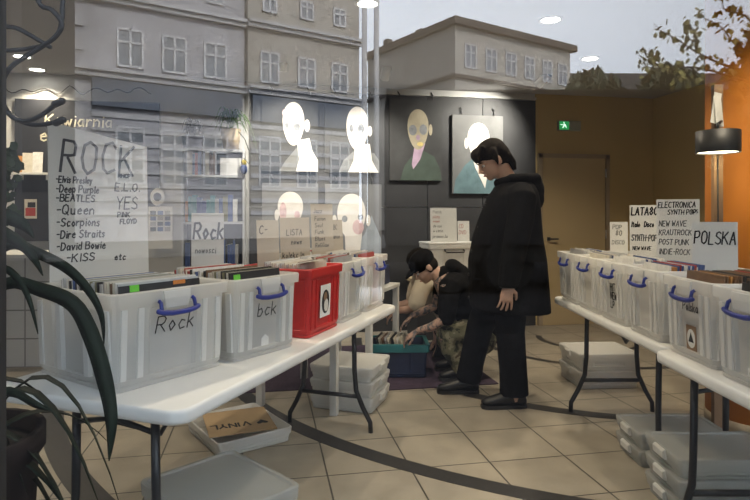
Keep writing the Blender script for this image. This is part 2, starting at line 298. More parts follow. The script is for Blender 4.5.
# orange column
cc = pt(2.373, 3.586); b = MB(); b.cyl((cc.x, cc.y, 0), .30, CZ, 48); struct('column', b, M['orange'])
b = MB(); b.cyl((cc.x, cc.y, 0), .306, .07, 48); struct('trim_9', b, M['trim'])
# shop front: low wall, lintel, mullions, panes
Y0 = .55
b = MB(); b.box(((XL+XR)/2, Y0+.03, .11), (XR-XL+.4, .16, .22)); b.box(((XL+XR)/2, Y0+.03, 2.72), (XR-XL+.4, .16, .34))
for x0, x1 in ((XL-.2, -3.2), (4.25, XR+.2)): b.box(((x0+x1)/2, Y0+.03, 1.385), (x1-x0, .16, 2.33))
struct('wall_front', b, M['front'])
wins = ((-3.2, -1.75), (-1.69, -.2885), (-.2285, 2.0), (2.06, 4.25))
for k, (x0, x1) in enumerate(wins):
    W_ = link('window_%d' % (k+1), None); W_['kind'] = 'structure'
    b = MB(); b.box(((x0+x1)/2, Y0, 1.385), (x1-x0+.01, .008, 2.33)); part('glass_pane', b, M['glass'], W_)
    b = MB()
    if k: b.box((x0-.03, Y0, 1.385), (.06, .06, 2.33))
    b.box(((x0+x1)/2, Y0, .235), (x1-x0, .06, .03)); b.box(((x0+x1)/2, Y0, 2.535), (x1-x0, .06, .03)); part('window_frame', b, M['front'], W_)

# ================================================================== lamps of the shop
def downlight(x, y, label, power=38, spread=125, group=None):
    t = thing('downlight', label, 'ceiling light', (x, y, CZ), 0, group)
    b = MB(); ring = lambda r, z: [(r*math.cos(2*math.pi*i/24), r*math.sin(2*math.pi*i/24), z) for i in range(24)]
    b.loft([ring(.085, 0), ring(.085, -.006), ring(.072, -.012), ring(.064, -.008), ring(.064, 0)], False); part('rim', b, M['white_gloss'], t)
    b = MB(); b.cyl((0, 0, -.006), .064, .006); part('diffuser', b, M['down_glow'], t)
    l = bpy.data.lights.new('downlight_lamp', 'SPOT'); l.energy = power*LAMPS; l.color = WARM; l.spot_size = math.radians(spread); l.spot_blend = .7; l.shadow_soft_size = .05
    o = link('downlight_lamp', l, t, (0, 0, -.03))
for (X, Y, lab, pw) in ((1.25, 4.15, 'round ceiling downlight above the standing person', 34), (1.914, 5.19, 'round ceiling downlight nearest the exit sign', 34), (-.05, 3.83, 'round ceiling downlight over the far end of the long record table', 34),
        (-3.10, 5.12, 'round ceiling downlight before the chalkboard, farther out from the wall', 30), (-3.24, 5.59, 'round ceiling downlight close to the wall over the chalkboard', 30)):
    p = pt(X, Y); downlight(p.x, p.y, lab, pw)
for (X, Y) in ((-1.1, 2.6), (.4, 2.6), (1.9, 2.75)):  # unseen downlights added to light the front tables
    p = pt(X, Y); downlight(p.x, p.y, 'ceiling downlight added to light the record tables, out of the picture', 30, 125, 'added downlights above the frame')
def spotlight(u, v, target, label, power):
    p = wl(u, v, 5.45); t = thing('spotlight', label, 'spotlight', (p.x, p.y, CZ), 0, 'white spotlights aimed at the portraits')
    b = MB(); b.cyl((0, 0, -.02), .035, .02); b.cyl((0, 0, p.z-CZ), .008, CZ-p.z-.01, 8); part('stem', b, M['white_gloss'], t)
    d = (Vector(target)-p).normalized(); R = d.to_track_quat('Z', 'Y').to_matrix(); b = MB()
    ring = lambda r, z: [Vector((0, 0, p.z-CZ))+R @ Vector((r*math.cos(2*math.pi*i/20), r*math.sin(2*math.pi*i/20), z)) for i in range(20)]
    b.loft([ring(.03, -.085), ring(.045, -.075), ring(.045, .075), ring(.040, .075), ring(.036, .03)]); part('lamp_head', b, M['white_gloss'], t)
    b = MB(); b.loft([ring(.034, -.092), ring(.034, -.085)]); part('end_cap', b, M['black_metal'], t)
    l = bpy.data.lights.new('spotlight_lamp', 'SPOT'); l.energy = power; l.color = (1, .92, .80); l.spot_size = math.radians(95); l.spot_blend = .8; l.shadow_soft_size = .03
    o = link('spotlight_lamp', l, t); o.location = Vector((0, 0, p.z-CZ))+d*.085; o.rotation_euler = (-d).to_track_quat('Z', 'Y').to_euler()
spotlight(283, 62, wl(290, 182), 'white ceiling spotlight nearest the bookcase, aimed at the first portraits', 135)
spotlight(386, 72, wl(358, 190), 'white ceiling spotlight hanging above the middle portraits', 95)
spotlight(543, 80, wl(470, 150), 'white ceiling spotlight nearest the exit sign, turned to the teal portrait', 170)
# floor lamp by the column
p = pt(1.925, 3.28); L = thing('floor_lamp', 'black floor lamp with a drum shade and dark post before the orange column', 'lamp', p, -A)
b = MB(); b.cyl((0, 0, 0), .12, .018, 32); part('base', b, M['lamp_black'], L)
b = MB(); b.box((0, 0, 1.02), (.05, .03, 2.0)); part('pole', b, M['brown_wood'], L)
b = MB(); ring = lambda r, z, n=36: [(-.078+r*math.cos(2*math.pi*i/n), -.14+r*math.sin(2*math.pi*i/n), z) for i in range(n)]
zs = 1.3-(131-HZ)/F*3.14; zb = 1.3-(153-HZ)/F*3.14
b.loft([ring(.108, zb), ring(.108, zs), ring(.06, zs+.004), ring(.06, zs), ring(.104, zs-.004), ring(.104, zb)], False); part('lamp_shade', b, M['lamp_black'], L)
b = MB(); b.cyl((-.078, -.14, zb+.006), .100, .004, 36); part('diffuser', b, M['lamp_glow'], L)
b = MB(); b.tube([(0, -.01, zs+.05), (-.03, -.09, zs+.06), (-.078, -.14, zs+.04), (-.078, -.14, zs)], .007); part('arm', b, M['lamp_black'], L)
b = MB(); b.tube([(-.03, -.02, .75), (-.045, -.03, 1.0), (-.03, -.05, 1.1), (-.012, -.03, 1.2), (-.012, -.025, zb)], .004, 6); part('cord', b, M['lamp_black'], L)
l = bpy.data.lights.new('floor_lamp_bulb', 'POINT'); l.energy = 2.2; l.color = (1, .80, .45); l.shadow_soft_size = .04
link('floor_lamp_bulb', l, L, (-.078, -.14, zb-.05))
q = px(716, 108, 3.22); b = MB()
for k, (dx, rz) in enumerate(((0, 8), (.012, -6))):
    R = Matrix.Rotation(math.radians(rz), 3, 'Y') @ Matrix.Rotation(math.radians(20), 3, 'Z'); b.box((dx, -k*.004, -.02*k), (.055, .0015, .17), 0, R)
solo('paper_tag', b, M['card'], 'curled paper tags hanging from the top of the lamp post', 'paper tag', q+Vector((0, -.0, 0)), -A)
# exit sign
e = wl(569, 126, YB-.03); S = thing('exit_sign', 'lit green emergency exit sign on the beige wall above the door', 'exit sign', e)
b = MB(); b.box((0, 0, 0), (.28, .05, .115)); soften(part('housing', b, M['exit_body'], S), .006)
b = MB(); b.box((-.075, -.028, 0), (.12, .006, .095)); part('lit_panel', b, M['exit_g'], S)
b = MB(); O = Vector((-.075, -.0315, 0)); N_ = (0, -1, 0)
for q in ([(-.03,-.03),(-.015,-.03),(.005,.0),(.0,.022),(-.012,.022),(-.01,.0)], [(.005,.0),(.022,-.028),(.03,-.024),(.012,.012),(0,.022)], [(-.012,.03),(.002,.03),(.002,.04),(-.012,.04)], [(-.05,.004),(-.02,.004),(-.02,.012),(-.05,.012)]):
    b.poly([O+Vector((x, 0, z)) for x, z in q], N_, .001)
part('running_figure', b, M['exit_w'], S)

# ================================================================== tables
def folding_table(name, label, X, Y, yaw, length, width, legs, top=.74, spread=(.16, .268)):
    """X, Y: corner; local x along the length, local y across"""
    t = thing(name, label, 'table', pt(X, Y), CR(yaw)); b = MB()
    def rr(o, z):
        r = .055-o*.3; P = []
        for (cx_, cy_, a0) in ((length-r-o, width-r-o, 0), (r+o, width-r-o, 90), (r+o, r+o, 180), (length-r-o, r+o, 270)):
            for k in range(7):
                a_ = math.radians(a0+15*k); P.append((cx_+r*math.cos(a_), cy_+r*math.sin(a_), z))
        return P
    b.loft([rr(.012, top-.045), rr(.002, top-.041), rr(0, top-.03), rr(0, top-.012), rr(.003, top-.004), rr(.010, top)]); part('tabletop', b, M['table'], t)
    for (lx, sgn, *sp) in legs:
        s0_, s1_ = sp if sp else spread
        for sy in (-1, 1):
            b = MB(); c = width/2; b.tube([(lx, c+sy*s0_, top-.05), (lx, c+sy*(s0_+.005), .36), (lx, c+sy*(s0_+(s1_-s0_)*.14), .24), (lx, c+sy*(s0_+(s1_-s0_)*.55), .14), (lx, c+sy*(s1_-.003), .06), (lx, c+sy*s1_, .0)], .0145, 12); part('leg', b, M['black_metal'], t)
        b = MB(); b.tube([(lx, c-s0_-.025*(s1_>s0_), .205), (lx, c+s0_+.025*(s1_>s0_), .205)], .013); part('crossbar', b, M['black_metal'], t)
        b = MB(); b.tube([(lx, c-s0_, .60), (lx, c, .63), (lx, c+s0_, .60)], .009); b.tube([(lx, c, .62), (lx+sgn*.22, c, .50), (lx+sgn*.45, c, top-.055)], .009); part('brace', b, M['black_metal'], t)
        b = MB(); b.box((lx, c, top-.056), (.05, width-.16, .02)); part('bracket', b, M['black_metal'], t)
    return t
DX, DY = .331, .944; YAW = math.degrees(math.atan2(DY, DX))
folding_table('folding_table', 'long white folding table with black legs under the crates by the plant', -.545, 1.63, YAW, 2.06, .76, ((.16, 1), (1.89, -1)))
folding_table('folding_table', 'white folding table by the column, its end reaching behind the standing person', 1.90, 2.44, 90, 1.50, .70, ((.41, 1, .16, .19), (1.38, -1)))
folding_table('folding_table', 'white folding table nearest the window under the crate marked with a triangle', 1.84, 1.18, 90, 1.22, .70, ((.15, 1), (1.10, -1, .24, .31)))
# white desk beyond the long table
WD = thing('white_desk', 'plain white desk on square legs beyond the end of the long table', 'desk', pt(-.245, 3.72), CR(YAW))
b = MB(); b.box((.69, .30, .685), (1.40, .60, .03)); soften(part('desktop', b, M['white_metal'], WD), .004)
for lx in (.03, .69, 1.37):
    for ly in (.03, .57): z0 = 0 if lx < .1 else .0085; b = MB(); b.box((lx, ly, (.67+z0)/2), (.045, .045, .67-z0)); part('leg', b, M['white_metal'], WD)
# purple carpet
r0 = pt(.1, 4.40); b = MB(); b.obox((-.90, r0.y, 0), (2.65, 0, 0), (0, 1.32, 0), (0, 0, .008)); b.obox((.90, 4.17, 0), (.85, 0, 0), (0, r0.y-4.17+.01, 0), (0, 0, .0078)); solo('rug', b, M['purple'], 'dark purple rug on the floor under the teal crate', 'rug')

# ================================================================== crates and sleeves
def outline(w, d, rec, r=.022):
    w /= 2; d /= 2; P = []
    def corner(cx_, cy_, a0):
        for k in range(4):
            a_ = math.radians(a0+30*k); P.append((cx_+r*math.cos(a_), cy_+r*math.sin(a_)))
    def side(p, q, nx, ny, f0, f1):
        for f, k in ((f0, 0), (f0+.03, 1), (f1-.03, 1), (f1, 0)): P.append((p[0]+(q[0]-p[0])*f-nx*rec*k, p[1]+(q[1]-p[1])*f-ny*rec*k))
    side((-w, -d), (w, -d), 0, -1, .28, .72); corner(w-r, -d+r, 270)
    side((w, -d), (w, d), 1, 0, .22, .78); corner(w-r, d-r, 0)
    side((w, d), (-w, d), 0, 1, .28, .72); corner(-w+r, d-r, 90)
    side((-w, d), (-w, -d), -1, 0, .22, .78); corner(-w+r, -d+r, 180)
    return P
def crate_mb(w, d, h, lip=.012):
    T = .012; b = MB()
    def ring(z, grow, rec, inner=False):
        k = z/h; ww = w+2*T*k+grow*2; dd = d+2*T*k+grow*2
        return [(x, y, z) for x, y in outline(ww, dd, rec)]
    R_ = [ring(0, -.004, 0), ring(.004, .002, 0), ring(.014, .002, 0), ring(.015, -.003, .004), ring(.022, -.003, .004), ring(.023, .002, 0), ring(.034, .002, 0), ring(.036, 0, .009), ring(h-.062, 0, .009), ring(h-.055, 0, .002), ring(h-.040, 0, 0), ring(h-.038, lip, 0), ring(h-.004, lip, 0), ring(h, lip-.003, 0), ring(h, -.002, 0), ring(h-.01, -.006, 0), ring(.05, -.013, 0), ring(.006, -.015, 0)]
    b.loft(R_, True, 0, False); return b
def handle_mb(w, d, h):
    b = MB(); y = -d/2-.026; z = h-.045
    for s in (-1, 1): b.tube([(s*.066, y+.014, z+.012), (s*.066, y-.004, z+.002), (s*.067, y-.010, z-.022)], .0065, 8, round_ends=True)
    b.tube([(-.078, y-.010, z-.024), (-.06, y-.012, z-.030), (-.03, y-.013, z-.034), (.03, y-.013, z-.034), (.06, y-.012, z-.030), (.078, y-.010, z-.024)], .009, 10, round_ends=True)
    return b
def mount_mb(w, d, h):
    b = MB(); y = -d/2-.016
    b.loft([[(sx*wx, y-q, z) for sx, q in ((-1, 0), (-1, o), (1, o), (1, 0))] for wx, z, o in ((.040, h-.068, .004), (.043, h-.062, .012), (.050, h-.030, .015), (.053, h-.006, .012))], True, 0, False); return b
SW = {}
def sleeve_mesh(ci, w, hh):
    k = (ci, w, hh)
    if k not in SW:
        b = MB(); b.box((0, 0, hh/2), (w, .005, hh)); SW[k] = b.mesh('record_sleeve', RC[ci])
    return SW[k]
def crate(label, group_label, X, Y, yaw, z, w=.345, d=.43, h=.31, n=28, mats='crate', text=None, colours=None, name='storage_crate', tilt=5.0, handle=True, sw=.300, front=None, fill=1.0, gap=0.0):
    """X, Y: front-left corner of the foot as seen from the handle side"""
    th = math.radians(yaw); f = (math.cos(th), math.sin(th)); g = (-math.sin(th), math.cos(th))
    o = pt(X+f[0]*w/2+g[0]*d/2, Y+f[1]*w/2+g[1]*d/2, z)
    t = thing(name, label, 'crate', o, CR(yaw)); b = crate_mb(w, d, h)
    T = .012
    def rib(x0, y0, nx, ny, wd):
        # an upright rib standing on the wall, following its taper
        q = []
        for z in (.036, h-.052):
            k = z/h; bx, by = x0+nx*T*k, y0+ny*T*k; tx, ty = -ny, nx
            q.append([(bx+tx*wd*a_+nx*o_, by+ty*wd*a_+ny*o_, z) for a_, o_ in ((-.5, -.012), (-.5, .006), (.5, .006), (.5, -.012))])
        b.loft(q, True, 1, False)
    for sx in (-.5, -.34, .34, .5): rib(sx*(w-.05), -d/2, 0, -1, .020); rib(sx*(w-.05), d/2, 0, 1, .020)
    for sy in (-.5, -.2, .2, .5): rib(w/2, sy*(d-.05), 1, 0, .026); rib(-w/2, sy*(d-.05), -1, 0, .026)
    part('body', b, [M[mats], M['lidp' if mats == 'crate' else mats]], t)
    if handle:
        hd = part('handle', handle_mb(w, d, h), M['blue'], t, 'blue plastic carrying handle'); part('handle_mount', mount_mb(w, d, h), M['lidp'], t)
        hb = hd.copy(); COL.objects.link(hb); hb.parent = t; hb.rotation_euler = (0, 0, math.pi)
    if text:
        b = MB(); b2 = MB(); text(b, b2, w, d, h)
        if b.v: part('lettering', b, [M['ink']], t)
        if b2.v: part('paper_label', b2, [M['ink'], M['paper'], M['brown_wood'], M['card']], t)
    cols = colours or (0, 0, 0, 1, 11, 11, 2, 7, 7, 3, 4, 5, 6, 8, 0, 1)
    rnd = random.Random(int(abs(X*1000+Y*77)))
    span = (d-.075)*fill-gap; tt = math.radians(tilt); hh = .322; off = math.sin(tt)*hh
    Rm = Matrix.Rotation(CR(yaw), 4, 'Z')
    for i in range(n):
        y = -d/2+.030+gap+(span-off)*(i/(max(n-1, 1))); ci = cols[rnd.randrange(len(cols))]; h2 = round(hh+rnd.choice((-.006, 0, 0, .004)), 3)
        if front is not None and i == 0: ci = front
        s = link('record_sleeve', sleeve_mesh(ci, sw, h2)); tag(s, 'record sleeve standing in '+group_label, 'record', 'record sleeves in '+group_label)
        s.rotation_mode = 'QUATERNION'; s.rotation_quaternion = (Rm @ Matrix.Rotation(-tt, 4, 'X')).to_quaternion()
        s.location = o+(Rm @ Vector((rnd.uniform(-.003, .003), y, .009)))
        if i == 0 and front is not None: crate.first = s
    return t
def face(h_, w, d, h, dy=.005):      # lettering plane on the recessed front panel
    k = h_/h; return Vector((0, -d/2-.012*k+.0075, h_)), Vector((1, 0, 0)), Vector((0, -.038, 1)).normalized(), Vector((0, -1, 0))
TZ = .7402
def t_rock(b, b2, w, d, h):
    O, U, V, N = face(.165, w, d, h); write(b, 'Rock', -.066, .0, .052, O, U, V, N, .0042, .2)
def t_bck(b, b2, w, d, h):
    O, U, V, N = face(.155, w, d, h); write(b, 'bck', -.045, .0, .05, O, U, V, N, .0042, .15)
    O, U, V, N = face(.035, w, d, h); b2.poly([O+U*x+V*y for x, y in ((-.02, 0), (.02, 0), (.02, .03), (0, .045), (-.02, .03))], N, .001, 1)
c1 = crate('large translucent crate with Rock handwritten on it, beneath the big ROCK poster', 'the front crate marked Rock', -.80, 1.79, 56, TZ, w=.42, d=.45, sw=.318, n=32, text=t_rock, front=3)
def sticker(s, x, z, w_, h_, m, nm='sticker'):
    b = MB(); b.box((x, -.0032, z), (w_, .0012, h_)); part(nm, b, M[m], s, {'green': 'green price sticker', 'orange_sticker': 'orange printed strip'}.get(m))
sticker(crate.first, -.105, .305, .034, .022, 'green'); sticker(crate.first, .07, .310, .05, .014, 'orange_sticker')
c2 = crate('translucent crate with black scrawl and blue handle standing against the red crate', 'the crate next to the red crate', -.522, 2.178, 56, TZ, w=.32, sw=.275, n=28, text=t_bck, front=3)
sticker(crate.first, -.10, .302, .034, .022, 'green')
def red_text(b, b2, w, d, h):
    O, U, V, N = face(.14, w, d, h); O = O+N*.009
    b2.poly([O+U*x+V*y for x, y in ((-.055, -.065), (.055, -.065), (.055, .085), (-.055, .085))], N, .001, 1)
    O2 = O+N*.0012
    def disc(x, y, rx, ry, mi, k): b2.poly([O2+N*.0006*k+U*(x+rx*math.cos(a_*math.pi/10))+V*(y+ry*math.sin(a_*math.pi/10)) for a_ in range(20)], N, .0006, mi)
    disc(0, .005, .040, .056, 0, 1); disc(-.004, .03, .018, .02, 2, 2); disc(.006, -.012, .022, .03, 3, 2)
cr = crate('red plastic crate with a printed picture label between translucent crates', 'the red crate', -.296, 2.588, 70, TZ, w=.325, d=.36, n=18, fill=.72, mats='red', handle=False, text=red_text, colours=(0, 0, 1, 11, 7, 2), sw=.285)
b = MB(); b.box((-.06, -.165, .345), (.16, .10, .004), 0, Matrix.Rotation(math.radians(-10), 3, 'X')); part('flap', b, M['tan'], cr)
crate('translucent crate with blue handle just beyond the red crate', 'the crate beyond the red crate', -.168, 2.945, 70.7, TZ, w=.295, sw=.25, n=16, fill=.64)
crate('last translucent crate at the far end of the long table', 'the last crate on the long table', -.048, 3.282, 70.7, TZ, w=.305, sw=.26, n=16, fill=.64)
# crates on the tables by the column
W2, D2, S2 = .295, .42, .250
XF = 1.225
def t_tri(b, b2, w, d, h):
    O, U, V, N = face(.185, w, d, h); write(b, 'Polska', -.055, 0, .034, O, U, V, N, .0035, .1, .8)
    O, U, V, N = face(.03, w, d, h); b2.poly([O+U*x+V*y for x, y in ((-.035, 0), (.035, 0), (.035, .10), (-.035, .10))], N, .001, 2)
    b2.poly([O+N*.0012+U*(.028*math.cos(i*math.pi/12))+V*(.05+.036*math.sin(i*math.pi/12)) for i in range(24)], N, .0006, 3)
    b2.poly([O+N*.002+U*x+V*y for x, y in ((-.019, .036), (.019, .036), (0, .074))], N, .0006, 0)
def t_f(b, b2, w, d, h):
    O, U, V, N = face(.03, w, d, h); b2.poly([O+U*x+V*y for x, y in ((-.018, 0), (.018, 0), (.018, .032), (-.018, .032))], N, .001, 1)
    b2.poly([O+N*.0012+U*(.008*math.cos(i*math.pi/8))+V*(.016+.008*math.sin(i*math.pi/8)) for i in range(16)], N, .0006, 0)
def t_vert(b, b2, w, d, h):
    for k in range(3):
        O, U, V, N = face(.07+.045*k, w, d, h); write(b, ('LP', 'NEW', 'HIT')[k], -.035, 0, .036, O, U, V, N, .006, .1, .8)
R1 = (('translucent crate with blue handle at the far tip of the column table', 'the farthest crate on the column table', 3.84, 16, None),
      ('second translucent crate from the far tip of the column table', 'the second crate on the column table', 3.495, 18, None),
      ('translucent crate with a column of bold black letters on its front', 'the crate with bold black letters', 3.15, 20, t_vert),
      ('plain translucent crate next to the gap between the two column tables', 'the crate next to the table gap', 2.80, 22, None))
for (lab, gl, yy, n_, tx) in R1:
    crate(lab, gl, XF, yy, -90, TZ, w=W2, d=D2, n=n_-5, text=tx, sw=S2, front=None, fill=.50, colours=(6, 4, 9, 0, 1, 4, 11, 6) if yy < 3 else (0, 0, 1, 11, 7, 0, 2, 4))
ce = crate('translucent crate with a triangle label and dark sleeves, behind the price of the front crate', 'the crate with the triangle label', XF-.02, 2.385, -90, TZ, w=W2+.02, d=D2, n=26, text=t_tri, sw=S2, colours=(5, 5, 3, 5, 6, 8, 5, 9))
ce['label'] = 'translucent crate with a triangle label and dark brown sleeves'
crate('translucent crate at the edge of the picture, nearest to the window on its table', 'the crate nearest the window on the column side', XF-.03, 2.015, -90, TZ, w=W2+.02, d=D2, n=24, text=t_f, sw=S2, front=3, colours=(0, 3, 7, 2, 6, 1))
sticker(crate.first, -.03, .295, .05, .03, 'pink', 'printed_label')
# crate on the white desk, crate by the wall, blue boxes, teal crate on the floor
q = Vector((-.245, 3.72)); al = lambda a_, p_: (q.x+DX*a_-DY*p_, q.y+DY*a_+DX*p_)
X_, Y_ = al(.30, .12); crate('white translucent crate of sleeves on the white desk', 'the crate on the white desk', X_, Y_, 70.7, .7005, n=14, handle=True, w=.33, sw=.285, gap=.10)
X_, Y_ = al(1.02, .05); th = CR(YAW)
b = MB(); b.box((.15, .2, .08), (.30, .36, .16)); soften(solo('box', b, M['navy'], 'dark blue box lying on the far end of the white desk', 'box', pt(X_, Y_, .7005), th), .006)
b = MB(); b.box((0, 0, .001), (.21, .26, .002)); b.box((.01, .015, .003), (.20, .25, .0015), 0, Matrix.Rotation(.12, 3, 'Z')); P_ = al(1.17, .25); solo('paper', b, M['paper'], 'white sheets of paper lying on the dark blue box', 'paper', pt(P_[0], P_[1], .861), th)
TB = thing('floor_crate', 'teal rimmed dark crate of records on the rug before the crouching person', 'crate', pt(.185, 4.73, .009), -A)
b = crate_mb(.43, .32, .25); part('body', b, [M['navy']], TB)
b = MB(); ro = [(x, y) for x, y in outline(.485, .375, 0)]; ri = [(x, y) for x, y in outline(.425, .315, 0)]
b.loft([[(x, y, .203) for x, y in ro], [(x, y, .262) for x, y in ro], [(x, y, .262) for x, y in ri], [(x, y, .252) for x, y in ri]], False, 0, False); part('rim', b, M['teal'], TB, 'teal rim')
for i in range(9):
    s = link('record_sleeve', sleeve_mesh((3, 1, 5, 2, 11, 3, 11, 0, 1)[i], .270, .300)); tag(s, 'record sleeve leaning in the teal rimmed floor crate', 'record', 'record sleeves in the floor crate')
    s.rotation_mode = 'QUATERNION'; s.rotation_quaternion = (Matrix.Rotation(-A+math.radians(78), 4, 'Z') @ Matrix.Rotation(math.radians(-14), 4, 'X')).to_quaternion(); p = pt(.10+.024*i, 4.73); s.location = (p.x, p.y, .018)
BC = thing('low_cabinet', 'low wooden cabinet by the dark wall carrying the white lidded box', 'cabinet', wl(453, 260, 5.95), 0); BC.location.z = 0
b = MB(); b.box((0, 0, .29), (.9, .42, .58)); part('body', b, M['dark_panel'], BC); b = MB(); b.box((0, 0, .595), (.94, .44, .03)); part('top', b, M['wood'], BC)
WB = thing('storage_box', 'white lidded storage box with a black handle by the dark wall', 'box', BC.location+Vector((-.05, 0, .611)), 0)
b = crate_mb(.50, .34, .36); part('body', b, M['white_gloss'], WB)
b = MB(); b.box((0, 0, .372), (.55, .39, .022)); soften(part('lid', b, M['white_gloss'], WB), .006)
b = MB(); y = -.205; b.tube([(-.10, y+.02, .31), (-.10, y-.012, .30), (-.095, y-.018, .285), (.095, y-.018, .285), (.10, y-.012, .30), (.10, y+.02, .31)], .008); part('handle', b, M['black_metal'], WB, 'black bail handle')
# ---------------- lidded boxes on the floor
def flat_box(label, X, Y, yaw, z, w, d, h, mats, group=None, lid=True, clips=2, name='storage_box'):
    t = thing(name, label, 'box', pt(X, Y, z), CR(yaw), group); b = crate_mb(w-.03, d-.03, h-(.014 if lid else 0), .006); part('body', b, M[mats], t)
    if lid:
        b = MB(); r = lambda g_, zz: [(x, y, zz) for x, y in outline(w+g_, d+g_, 0)]
        b.loft([r(.006, h-.022), r(.008, h-.006), r(0, h), r(-.03, h), r(-.04, h-.007), r(-.07, h-.007)], True, 0, False); part('lid', b, M[mats], t)
    for i in range(clips):
        b = MB(); x = 0 if clips == 1 else (-.25+.5*i)*w
        b.loft([[(x+sx*.045, -d/2-q, zz) for sx, q in ((-1, -.002), (-1, o), (1, o), (1, -.002))] for zz, o in ((h-.050, .006), (h-.042, .016), (h-.014, .018), (h-.006, .008))], True, 0, False); part('clip', b, M['lidp'], t)
    return t
for i, lab in enumerate(('bottom', 'middle', 'top')):
    flat_box('white lidded box, %s of the stack under the long table' % lab, -.165, 4.01, 72, .0005+.0985*i, .40, .44, .098, 'lidp', None, True, 1)
for i in range(2): flat_box('clear shallow box, %s of the two-high stack by the column table' % ('lower', 'upper')[i], 1.573, 3.105, -90, .0005+.0905*i, .30, .46, .09, 'clear', None, True, 1)
for i in range(3): flat_box('clear shallow box, %s of the three-high stack under the window-side table' % ('lowest', 'middle', 'topmost')[i], 1.512, 2.59, -90, .0005+.0905*i, .32, .48, .09, 'clear', None, True, 1)
for i in range(2): flat_box('milky box under the far column table, %s of two' % ('lower', 'upper')[i], 1.72, 4.50, -86, .0005+.1305*i, .40, .46, .13, 'lidp', None, True, 1)
flat_box('big clear lidded box under the near end of the long table', -.585, 2.19, 46, .0005, .40, .46, .29, 'clear', None, True, 0)
TR = flat_box('shallow white tray on the floor holding the vinyl sign', -.80, 3.40, 36, .0005, .44, .52, .085, 'lidp', None, False, 0, 'tray')
SG = thing('vinyl_sign', 'brown cardboard sign lettered VINYL lying in the white tray', 'sign', pt(-.795, 3.395, .088), CR(22))
b = MB(); b.box((0, 0, 0), (.37, .40, .004)); SG_b = part('board', b, M['kraft'], SG)
b = MB(); write(b, 'VINYL', -.055, .03, .062, (0, 0, .002), (-1, 0, 0), (0, -1, 0), (0, 0, 1), .011, .0, .95, 0, .05)
b.poly([(x*.032+.125, y*.032-.06, .0024) for x, y in ((0, 1), (-.5, .3), (-1, -.3), (-.9, -.9), (-.4, -1), (0, -.6), (.4, -1), (.9, -.9), (1, -.3), (.5, .3))], (0, 0, 1), .0006)
part('lettering', b, M['ink'], SG)

# ================================================================== handwritten signs
def sign(label, X, Y, z0, yaw, w, h, lines, m='card', tilt=8, name='card_sign', pen=None, inkm='ink', slope=0.0, drop=0.0):
    t = thing(name, label, 'sign', pt(X, Y, z0), CR(yaw)); R = Matrix.Rotation(math.radians(-tilt), 3, 'X')
    Vv = R @ Vector((0, 0, 1)); N = R @ Vector((0, -1, 0)); U = Vector((1, 0, 0)); b = MB()
    b.poly([U*x+Vv*y for x, y in ((-w/2, -drop), (w/2, -drop), (w/2, h-slope), (-w/2, h))], N, .003); part('board', b, M[m], t)
    b = MB(); mats = [M[inkm], M['red_ink'], M['grey_ink']]
    for (tx, x, y, hh, sx, mi) in lines: write(b, tx, -w/2+x*w, y*h, hh, N*.003, U, Vv, N, (pen or .10)*hh, .1, sx, mi)
    part('lettering', b, mats, t); return t
big = thing('poster', 'large white ROCK poster listing bands, standing behind the front crate', 'poster', pt(-1.075, 2.305, TZ), CR(53))
b = MB(); R = Matrix.Rotation(math.radians(-1.5), 3, 'X'); Vv = R @ Vector((0, 0, 1)); N = R @ Vector((0, -1, 0)); U = Vector((1, 0, 0)); pw, ph = .40, .90
b.poly([U*x+Vv*y for x, y in ((-pw/2, 0), (pw/2, 0), (pw/2, ph-.06), (-pw/2, ph))], N, .004); part('board', b, M['card'], big)
b = MB(); O = N*.004; x0 = -pw/2
write(b, 'ROCK', x0+.042, ph-.185, .125, O, U, Vv, N, .0105, .10, .68, 0, .25)
for (tx, x, y, hh, sx) in (('-Elvis Presley', .025, .225, .024, .66), ('-Deep Purple', .025, .262, .027, .74), ('-BEATLES', .025, .296, .026, .85), ('-Queen', .025, .345, .036, .90), ('-Scorpions', .025, .390, .030, .82), ('-Dire Straits', .025, .435, .029, .78), ('-David Bowie', .025, .480, .028, .84), ('-KISS', .06, .525, .029, 1.05), ('etc', .25, .530, .024, 1.0), ('RHCP', .27, .195, .014, 1.1), ('E.L.O.', .255, .250, .032, .92), ('YES', .26, .325, .050, .74), ('PINK', .265, .356, .019, .95), ('FLOYD', .275, .384, .019, .9)):
    write(b, tx, x0+x, ph-y, hh, O, U, Vv, N, .0050, .12, sx)
part('lettering', b, [M['ink']], big)
sign('white card lettered ROCK in the crate before the bookcase', -.775, 2.70, 1.00, 14, .145, .30, (('Rock', .06, .60, .072, .62, 0), ('nowosci', .12, .38, .028, .7, 2)), tilt=3, drop=.255, pen=.13)
cs = (('small grey card half behind the slanted notice, over the red crate', -.515, 2.825, 1.00, 40, .12, .265, (('C-', .1, .75, .04, .8, 0),), 'tan', .245),
      ('slanted brown notice with heavy black lines beyond the red crate', -.435, 3.205, 1.02, 45, .20, .255, (('LISTA', .2, .62, .032, .9, 0), ('nowe', .35, .42, .028, .9, 0), ('kolekcja', .05, .14, .030, .9, 0)), 'tan', .265),
      ('tall brown card with a handwritten list behind the slanted notice', -.315, 3.545, 1.02, 45, .17, .335, (('Jazz', .1, .84, .024, 1, 0), ('Fusion', .15, .70, .024, .9, 0), ('Soul', .15, .58, .024, 1, 0), ('Funk', .15, .46, .024, 1, 0), ('Blues', .15, .34, .024, 1, 0), ('Reggae', .15, .22, .024, .9, 0)), 'tan', .265),
      ('small square brown card beside the tall handwritten list', -.275, 4.222, 1.02, 62, .17, .23, (('ABC', .1, .70, .034, .9, 0), ('dance', .1, .42, .030, 1.0, 0)), 'tan', .30))
for (lab, X, Y, z0, yw, w_, h_, ln, mm, dr) in cs: sign(lab, X, Y, z0, yw, w_, h_, ln, mm, 3, drop=dr, pen=.13)
